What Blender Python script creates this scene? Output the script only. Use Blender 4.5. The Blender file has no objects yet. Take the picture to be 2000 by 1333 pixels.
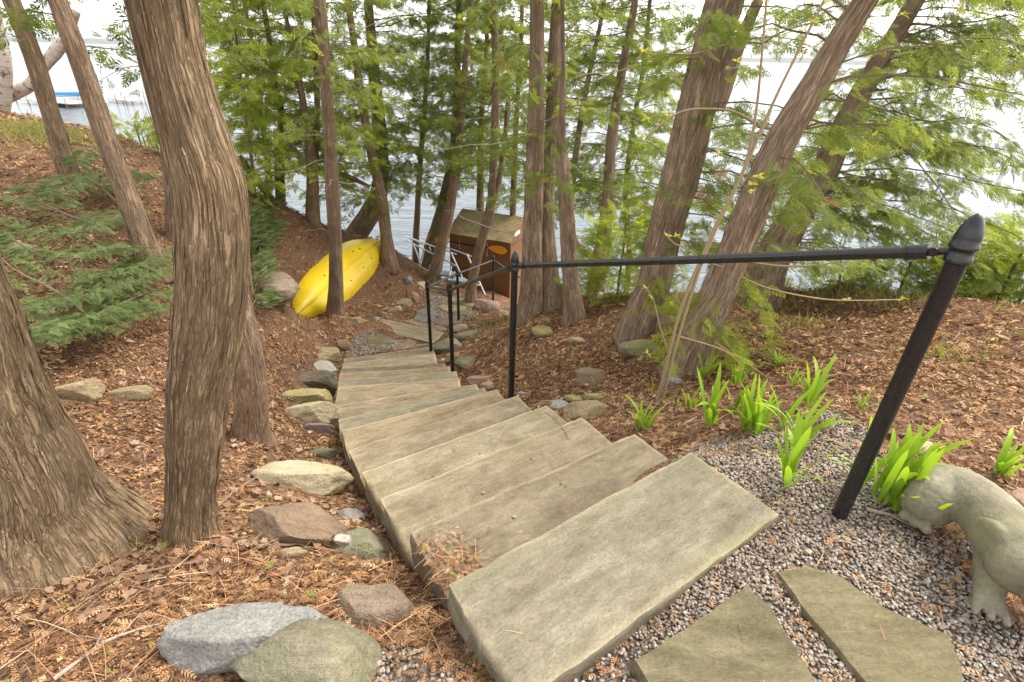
import bpy, bmesh, math, random
import numpy as np
from mathutils import Vector, Matrix, noise
R = math.radians
random.seed(7); rng = np.random.default_rng(7)
scene = bpy.context.scene
col = scene.collection

# ---------------------------------------------------------------- camera
cam_d = bpy.data.cameras.new('camera'); cam = bpy.data.objects.new('camera', cam_d); col.objects.link(cam)
cam_d.sensor_width = 36; cam_d.lens = 18.2; cam_d.clip_start = 0.05; cam_d.clip_end = 20000
cam.matrix_world = Matrix.Translation((0, 0, 1.45)) @ Matrix.Rotation(R(90 - 29), 4, 'X') @ Matrix.Rotation(R(1.6), 4, 'Z')
scene.camera = cam
# ---------------------------------------------------------------- sky, sun, exposure
SUN_EL, SUN_AZ = 56, 70          # azimuth clockwise from +y
world = bpy.data.worlds.new('World'); scene.world = world; world.use_nodes = True
wt = world.node_tree; wt.nodes.clear()
sky = wt.nodes.new('ShaderNodeTexSky'); sky.sky_type = 'NISHITA'; sky.sun_disc = False
sky.sun_elevation = R(SUN_EL); sky.sun_rotation = R(SUN_AZ); sky.air_density = 1.0; sky.dust_density = 1.5; sky.ozone_density = 1.0
hs = wt.nodes.new('ShaderNodeHueSaturation'); hs.inputs['Saturation'].default_value = 0.06
bg = wt.nodes.new('ShaderNodeBackground'); bg.inputs['Strength'].default_value = 0.15
wo = wt.nodes.new('ShaderNodeOutputWorld')
wt.links.new(sky.outputs[0], hs.inputs['Color']); wt.links.new(hs.outputs[0], bg.inputs['Color']); wt.links.new(bg.outputs[0], wo.inputs[0])
sun_d = bpy.data.lights.new('sun', 'SUN'); sun = bpy.data.objects.new('sun', sun_d); col.objects.link(sun)
sun_d.energy = 1.5; sun_d.angle = R(26); sun_d.color = (1.0, 0.93, 0.82)
a = R(SUN_AZ); e = R(SUN_EL)
sd = Vector((math.sin(a) * math.cos(e), math.cos(a) * math.cos(e), math.sin(e)))
sun.rotation_euler = (-sd).to_track_quat('-Z', 'Y').to_euler()
vs = scene.view_settings
vs.view_transform = 'Standard'; vs.look = 'None'; vs.gamma = 1.0; vs.use_curve_mapping = False; vs.exposure = 1.8
cy = scene.cycles
cy.max_bounces = 6; cy.diffuse_bounces = 3; cy.glossy_bounces = 3; cy.transmission_bounces = 4; cy.transparent_max_bounces = 4
cy.use_denoising = True

# ---------------------------------------------------------------- layout
# world coordinates in metres (x right, y ahead, z up; the top step is z = 0)
TERRAIN = [(-1.475, 0.824, -0.2), (-1.031, 0.835, -0.2), (-0.581, 0.847, -0.2), (-0.197, 0.952, -0.17), (-1.319, 1.529, -0.38), (-1.617, 1.399, -0.3), (-1.815, 1.312, -0.26), (-1.649, 2.599, -0.82),
 (-1.169, 2.042, -0.65), (-1.974, 2.182, -0.55), (-0.885, 1.576, -0.45), (-1.031, 1.235, -0.33), (-0.545, 1.228, -0.3), (-2.795, 2.708, -0.55), (-2.781, 3.118, -0.68), (-2.836, 2.393, -0.42),
 (-3.481, 4.677, -0.425), (-5.239, 6.176, 0.009), (-8.005, 8.545, 0.363), (-7.069, 8.79, 0.188), (-6.298, 9.01, -0.034), (-4.222, 5.351, -0.241), (-4.299, 4.377, -0.143), (-3.567, 3.578, -0.346),
 (-3.049, 3.863, -0.657), (-3.046, 4.712, -0.981), (-3.527, 6.443, -0.953), (-4.414, 7.559, -0.59), (-5.479, 8.669, -0.237), (-3.978, 8.904, -1.052), (-3.621, 9.76, -1.57), (-2.728, 10.193, -2.026),
 (-3.359, 7.095, -2.189), (-2.603, 6.792, -1.973), (-2.474, 4.86, -1.539), (-3.141, 5.877, -1.561), (0.126, 1.596, -0.395), (0.789, 1.97, -0.245), (-0.373, 1.21, -0.345), (-0.089, 1.938, -0.57),
 (0.576, 2.315, -0.42), (-0.59, 1.55, -0.52), (-0.273, 2.29, -0.745), (0.405, 2.666, -0.595), (-0.788, 1.901, -0.695), (-0.468, 2.647, -0.92), (0.218, 3.0, -0.77), (-1.001, 2.277, -0.87),
 (-0.646, 3.005, -1.095), (0.047, 3.318, -0.945), (-1.2, 2.667, -1.045), (-0.778, 3.317, -1.27), (-0.074, 3.582, -1.12), (-1.361, 3.017, -1.22), (-0.902, 3.689, -1.445), (-0.178, 3.899, -1.295),
 (-1.527, 3.434, -1.395), (-1.092, 4.128, -1.62), (-0.393, 4.225, -1.47), (-1.736, 3.976, -1.57), (-1.196, 4.52, -1.795), (-0.465, 4.635, -1.645), (-1.868, 4.352, -1.745), (-1.326, 4.91, -1.97),
 (-0.591, 5.003, -1.82), (-2.01, 4.761, -1.92), (-1.447, 5.277, -2.145), (-0.711, 5.363, -1.995), (-2.136, 5.134, -2.095), (-1.612, 5.733, -2.32), (-0.901, 5.892, -2.17), (-2.243, 5.526, -2.27),
 (-1.732, 6.184, -2.495), (-1.01, 6.4, -2.345), (-2.353, 5.924, -2.445), (-1.838, 6.41, -2.36), (-2.29, 6.718, -2.36), (-1.52, 7.073, -2.46), (-2.235, 7.728, -2.45), (-2.714, 6.685, -2.2),
 (-2.736, 8.308, -2.45), (-2.12, 9.751, -2.75), (-2.383, 11.16, -2.75), (-1.666, 8.866, -2.78), (-1.152, 8.603, -2.85), (-0.72, 9.159, -3.0), (-1.46, 10.225, -3.05), (-1.147, 10.94, -3.25),
 (-0.098, 10.886, -3.45), (-0.746, 11.437, -3.45), (-0.811, 7.181, -2.45), (-1.079, 6.784, -2.42), (-0.464, 5.428, -1.85), (-0.218, 4.304, -1.4), (0.78, 1.692, -0.06), (0.653, 2.771, -0.58),
 (0.444, 3.696, -0.95), (0.113, 4.792, -1.35), (-0.277, 6.12, -1.9), (-0.335, 7.361, -2.3), (-0.092, 7.358, -2.2), (0.237, 5.573, -1.284), (0.722, 5.296, -1.166), (0.478, 6.45, -1.56),
 (1.109, 6.336, -1.352), (1.182, 4.186, -0.692), (1.409, 5.522, -0.965), (1.266, 3.201, -0.511), (0.794, 4.327, -1.056), (1.588, 3.041, -0.4), (1.363, 2.237, -0.16), (1.048, 2.208, -0.25),
 (2.301, 2.882, -0.2), (2.842, 2.778, -0.12), (2.166, 3.969, -0.45), (3.654, 4.283, -0.38), (4.195, 3.889, -0.3), (2.918, 5.574, -0.75), (3.542, 5.197, -0.6), (2.049, 5.056, -0.75),
 (1.568, 1.926, -0.07), (2.366, 1.924, -0.04), (1.0, 0.4, -0.05), (1.4, 1.3, -0.05), (0.3, 0.6, -0.05), (2.2, 0.8, -0.04), (0.0, -1.0, -0.05), (3.0, -1.0, 0.0), (-3.0, -1.0, 0.0), (-1.2, 0.0, -0.12),
 (0.0, -4.0, 0.0), (5.0, -4.0, 0.1), (-6.0, -4.0, 0.3), (-4.0, 1.2, 0.0), (6.0, 1.0, 0.0), (9.0, 0.0, 0.2), (5.5, 3.2, -0.8), (8.0, 3.0, -1.5), (5.5, 5.0, -2.6), (8.5, 5.0, -3.6), (3.2, 6.0, -2.6),
 (4.5, 8.0, -5.8), (2.2, 7.8, -3.2), (2.5, 10.0, -5.8), (1.0, 9.5, -4.0), (1.2, 12.5, -6.0), (-0.6, 13.0, -5.4), (-2.2, 13.5, -5.6), (-4.5, 13.0, -5.2), (-2.5, 12.0, -3.8), (-6.5, 12.0, -3.6),
 (-9.0, 11.5, -2.5), (-12.0, 11.0, -2.0), (-7.0, 14.5, -6.0), (-11.0, 15.0, -6.0), (-15.0, 14.0, -6.0), (0.0, 17.0, -7.0), (8.0, 15.0, -7.0), (-12.0, 8.0, 0.4), (-15.0, 9.0, 0.2), (-15.0, 4.0, 1.2),
 (-9.0, 4.5, 0.7), (-8.0, 1.5, 0.6), (-14.0, -3.0, 1.0), (11.0, 9.0, -6.5), (12.0, 3.0, -3.0), (3.0, 5.0, -0.95), (3.4, 4.5, -0.62), (2.6, 5.3, -1.0)]
STEPS = [(-0.179, 1.044, 0.772, 1.704, -0.0), (-0.372, 1.391, 0.623, 2.041, -0.175), (-0.589, 1.73, 0.41, 2.386, -0.35), (-0.785, 2.081, 0.24, 2.739, -0.525), (-0.991, 2.457, 0.055, 3.078, -0.7),
 (-1.18, 2.846, -0.111, 3.405, -0.875), (-1.33, 3.195, -0.225, 3.679, -1.05), (-1.482, 3.609, -0.322, 4.008, -1.225), (-1.665, 4.142, -0.518, 4.354, -1.4), (-1.8, 4.519, -0.592, 4.762, -1.575),
 (-1.937, 4.926, -0.715, 5.134, -1.75), (-2.061, 5.298, -0.833, 5.495, -1.925), (-2.186, 5.697, -1.037, 6.01, -2.1), (-2.309, 6.099, -1.155, 6.508, -2.275)]
LANDING_SLAB = [(-2.264, 7.259, -2.4), (-1.184, 6.821, -2.4), (-1.071, 7.209, -2.4), (-2.172, 7.593, -2.4)]
LANDING_SLAB2 = [(-2.163, 7.818, -2.56), (-1.125, 7.454, -2.56), (-1.098, 7.637, -2.56), (-2.089, 7.959, -2.56)]
LOWER_STEPS = [[(-1.292, 9.746, -3.02), (-0.781, 9.433, -3.02), (-0.52, 9.747, -3.02), (-1.355, 10.191, -3.02)], [(-1.097, 10.426, -3.2), (-0.382, 9.766, -3.2), (-0.285, 10.052, -3.2), (-1.067, 10.597, -3.2)],
 [(-0.84, 10.736, -3.38), (-0.129, 10.084, -3.38), (-0.022, 10.325, -3.38), (-0.796, 10.941, -3.38)], [(-0.588, 11.01, -3.56), (0.118, 10.371, -3.56), (0.234, 10.645, -3.56), (-0.552, 11.247, -3.56)],
 [(-0.236, 11.342, -3.74), (0.393, 10.707, -3.74), (0.541, 10.963, -3.74), (-0.192, 11.555, -3.74)]]
POSTS = [(1.251, 1.406, -0.05, 1.155), (0.004, 3.29, -0.85, 1.16), (-0.666, 4.978, -1.7, 1.085), (-1.149, 6.369, -2.28, 1.095), (-0.975, 8.363, -2.85, 1.065), (-0.417, 9.827, -3.1, 1.04)]
ROCKS = [('granite_boulder', -0.804, 0.953, -0.233, 0.498, 0.174, 0.179, 0.69, 'greyblue', 'large pale grey granite boulder at the lower left foreground'),
 ('boulder', -0.551, 0.857, -0.201, 0.406, 0.198, 0.146, 0.56, 'greygreen', 'streaky greenish boulder at the bottom edge beside the grey granite one'),
 ('rock', -0.453, 1.13, -0.287, 0.253, 0.144, 0.091, 0.38, 'browngrey', 'brown-grey rock with pinkish base left of the top step'),
 ('rock', -0.656, 1.573, -0.519, 0.265, 0.148, 0.095, 0.39, 'mossgrey', 'rounded grey-green rock carrying a small white stone left of the steps'),
 ('rock', -0.959, 1.613, -0.467, 0.398, 0.187, 0.143, 0.53, 'brown', 'broad flat brown rock left of the fourth step'),
 ('rock', -0.818, 1.903, -0.687, 0.139, 0.088, 0.05, 0.4, 'grey', 'small grey rock between the broad brown rock and the steps'),
 ('rock', -0.885, 1.435, -0.396, 0.117, 0.044, 0.042, 0.55, 'tan', 'small tan rock below the broad brown rock'),
 ('rock', -1.177, 2.17, -0.74, 0.454, 0.171, 0.163, 0.49, 'cream', 'long cream-coloured rock left of the steps'),
 ('rock', -1.334, 2.808, -1.096, 0.201, 0.07, 0.072, 0.44, 'darkgreen', 'flat dark green-grey rock showing above the cream rock'),
 ('rock', -1.773, 3.667, -1.423, 0.464, 0.162, 0.167, 0.45, 'cream', 'pale layered rock with a cracked face left of the steps'),
 ('rock', -1.937, 4.003, -1.518, 0.489, 0.171, 0.176, 0.45, 'yellow', 'yellow-mossed rock just behind the pale layered rock'),
 ('rock', -1.613, 3.413, -1.365, 0.258, 0.09, 0.093, 0.44, 'purple', 'low purple-grey rock half covered by litter left of the steps'),
 ('rock', -2.134, 4.628, -1.751, 0.532, 0.186, 0.191, 0.43, 'dark', 'dark brown-grey rock pointing at the steps'),
 ('rock', -2.485, 5.771, -2.288, 0.326, 0.244, 0.13, 0.41, 'white', 'white and blue angular rock left of the steps'),
 ('rock', -2.545, 6.162, -2.346, 0.372, 0.279, 0.146, 0.39, 'tan', 'rounded tan rock at the left of the lowest steps'),
 ('rock', -2.444, 6.5, -2.336, 0.179, 0.134, 0.134, 0.36, 'brown', 'tall narrow brown rock at the left end of the landing gravel'),
 ('rock', -2.797, 2.709, -0.552, 0.33, 0.116, 0.119, 0.8, 'tan', 'flat tan rock below the low evergreen boughs'),
 ('rock', -2.611, 2.887, -0.684, 0.246, 0.086, 0.089, 0.73, 'tan', 'half buried tan rock beside the flat tan rock on the left'),
 ('rock', -1.764, 1.186, -0.247, 0.221, 0.166, 0.135, 0.97, 'greytan', 'grey rock at the left edge below the huge flared trunk'),
 ('rock', -3.257, 6.397, -1.449, 0.609, 0.457, 0.249, 0.47, 'browngrey', 'large brown-grey rock on the bank left of the kayak'),
 ('rock', -4.246, 4.215, -0.145, 0.176, 0.132, 0.089, 0.79, 'greytan', 'pale rock at the left edge among the evergreen boughs'),
 ('rock', -2.18, 9.818, -2.681, 0.22, 0.165, 0.146, 0.22, 'greyblue', 'blue-grey stone on the slope right of the kayak'),
 ('rock', -1.918, 9.137, -2.775, 0.248, 0.186, 0.179, 0.21, 'pink', 'pinkish stone at the far edge of the landing gravel'),
 ('rock', -2.011, 8.727, -2.69, 0.296, 0.222, 0.123, 0.23, 'tan', 'rounded tan stone beside the pinkish stone at the landing'),
 ('rock', -2.141, 8.301, -2.613, 0.173, 0.13, 0.079, 0.25, 'brown', 'small brown stone left of the rounded tan stone'),
 ('rock', -2.07, 8.431, -2.646, 0.13, 0.097, 0.097, 0.24, 'cream', 'small pale stone touching the rounded tan stone'),
 ('rock', -2.183, 7.821, -2.49, 0.138, 0.104, 0.092, 0.27, 'brown', 'small brown stone behind the landing slab'),
 ('rock', -2.224, 7.53, -2.395, 0.125, 0.098, 0.045, 0.29, 'greyblue', 'flat bluish stone at the left corner of the landing slab'),
 ('rock', -2.384, 7.047, -2.193, 0.157, 0.118, 0.082, 0.33, 'tan', 'rounded tan stone below the kayak'),
 ('rock', -2.426, 8.332, -2.558, 0.091, 0.068, 0.064, 0.28, 'yellow', 'tiny yellow stone on the slope below the kayak'),
 ('rock', -1.899, 10.026, -2.843, 0.258, 0.193, 0.094, 0.19, 'cream', 'cream block behind the landing rail post, the higher one'),
 ('rock', -1.67, 10.038, -2.965, 0.302, 0.125, 0.109, 0.16, 'cream', 'cream block behind the landing rail post, the lower one'),
 ('boulder', -0.531, 9.387, -3.087, 0.494, 0.371, 0.261, 0.06, 'redgrey', 'split red and grey boulder beside the lower flight'),
 ('rock', -0.846, 7.442, -2.512, 0.25, 0.188, 0.105, 0.11, 'cream', 'rounded pale rock by the fifth rail post'),
 ('rock', -0.631, 7.472, -2.458, 0.183, 0.079, 0.066, 0.08, 'tan', 'flat tan rock right of the rounded pale rock'),
 ('rock', -0.675, 6.862, -2.321, 0.356, 0.201, 0.128, 0.1, 'greygreen', 'long sloping grey-green rock right of the landing slab'),
 ('rock', -0.885, 6.475, -2.318, 0.474, 0.166, 0.171, 0.14, 'greygreen', 'layered grey-green rock beside the lowest step'),
 ('rock', -0.772, 5.806, -2.102, 0.215, 0.161, 0.122, 0.13, 'brown', 'brown rock behind the third rail post'),
 ('rock', -0.533, 5.562, -1.923, 0.154, 0.054, 0.056, 0.1, 'tan', 'small flat tan rock above the green rock'),
 ('rock', -0.54, 5.363, -1.891, 0.3, 0.17, 0.108, 0.1, 'mossgrey', 'smooth green rock right of the third rail post'),
 ('rock', -0.914, 5.939, -2.192, 0.076, 0.057, 0.057, 0.15, 'cream', 'small pale rock wedged beside the lower steps'),
 ('rock', -0.323, 4.417, -1.494, 0.241, 0.085, 0.087, 0.07, 'pink', 'pink rock at the right end of the middle steps, the upper one'),
 ('rock', -0.205, 4.144, -1.366, 0.158, 0.091, 0.057, 0.05, 'pink', 'pink rock at the right end of the middle steps, the lower one'),
 ('rock', 0.105, 3.507, -1.01, 0.11, 0.043, 0.039, -0.03, 'greyblue', 'small blue-grey rock behind the second rail post'),
 ('rock', 0.344, 2.959, -0.721, 0.137, 0.103, 0.061, -0.12, 'grey', 'speckled grey granite rock right of the steps'),
 ('rock', 0.461, 3.051, -0.718, 0.125, 0.064, 0.045, -0.15, 'yellow', 'yellowish rock behind the big tan rock right of the steps'),
 ('rock', 0.58, 3.008, -0.673, 0.145, 0.051, 0.052, -0.19, 'yellow', 'flat yellow rock with a pointed end right of the steps'),
 ('boulder', 0.481, 2.68, -0.584, 0.296, 0.14, 0.107, -0.18, 'tan', 'big rounded tan rock at the right ends of the upper steps'),
 ('rock', 0.618, 3.396, -0.777, 0.28, 0.202, 0.101, -0.18, 'brown', 'tilted brown slab of rock on the right bank'),
 ('rock', 0.346, 5.103, -1.266, 0.246, 0.184, 0.092, -0.07, 'yellow', 'yellow-green angular rock on the slope below the twin trunks'),
 ('rock', 1.062, 3.685, -0.669, 0.319, 0.112, 0.115, -0.28, 'mossgrey', 'mossy flat rock at the foot of the big leaning trunk'),
 ('rock', 1.109, 2.996, -0.509, 0.141, 0.055, 0.051, -0.35, 'grey', 'grey rock behind the sapling stems'),
 ('rock', 1.334, 4.025, -0.592, 0.178, 0.134, 0.134, -0.32, 'browngrey', 'upright brown-grey rock against the big leaning trunk'),
 ('rock', 0.678, 4.678, -1.146, 0.191, 0.067, 0.069, -0.14, 'tan', 'low tan rock half hidden in litter on the right slope'),
 ('rock', -0.222, 9.416, -3.18, 0.311, 0.109, 0.112, 0.02, 'cream', 'pale flat rock behind the second rail post near the boulder'),
 ('rock', 1.826, 1.819, -0.054, 0.138, 0.069, 0.05, -0.79, 'cream', 'pale rock behind the big clump of green shoots'),
 ('rock', 2.009, 1.492, -0.045, 0.1, 0.075, 0.055, -0.93, 'pink', 'pinkish rock at the right edge behind the animal statue')]
FLAGS = [([(0.771, 1.08, -0.035), (0.816, 1.012, -0.035), (0.836, 0.898, -0.035), (0.848, 0.783, -0.035), (0.556, 0.707, -0.035), (0.387, 0.771, -0.035), (0.364, 0.83, -0.035), (0.522, 0.922, -0.035)],
  'moss', 'large mossy flagstone in the gravel below the top step'),
 ([(0.894, 1.137, -0.035), (1.005, 1.154, -0.035), (1.097, 1.118, -0.035), (1.172, 1.022, -0.035), (1.255, 0.967, -0.035), (1.319, 0.937, -0.035), (1.26, 0.793, -0.035), (0.987, 0.786, -0.035),
   (0.951, 0.904, -0.035), (0.917, 1.023, -0.035)],
  'moss', 'long mossy flagstone in the gravel nearest the animal statue'),
 ([(-2.187, 6.826, -2.346), (-2.02, 6.927, -2.369), (-1.87, 6.948, -2.394), (-1.825, 6.678, -2.384), (-1.988, 6.56, -2.392), (-2.115, 6.613, -2.4)], 'moss',
  'mossy green flagstone at the foot of the upper steps'),
 ([(-1.74, 6.534, -2.377), (-1.696, 6.858, -2.41), (-1.607, 6.992, -2.437), (-1.474, 6.91, -2.441), (-1.463, 6.682, -2.419), (-1.574, 6.555, -2.401)], 'pink',
  'pinkish flagstone at the foot of the upper steps'),
 ([(-1.709, 7.979, -2.617), (-1.73, 8.579, -2.73), (-1.582, 8.817, -2.797), (-1.417, 8.732, -2.826), (-1.391, 8.197, -2.717), (-1.508, 7.933, -2.637)], 'blue',
  'blue-grey flagstone on the lower landing'),
 ([(-1.448, 9.077, -2.884), (-1.339, 9.453, -2.99), (-0.937, 9.437, -3.038), (-0.964, 9.09, -2.963), (-1.287, 8.905, -2.884)], 'tan', 'tan flagstone on the lower landing nearest the lower flight'),
 ([(-1.321, 7.914, -2.651), (-1.307, 8.494, -2.801), (-1.042, 8.722, -2.884), (-0.988, 8.012, -2.681), (-1.155, 7.801, -2.627)], 'pink', 'pinkish-tan flagstone by the fifth rail post')]
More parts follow.
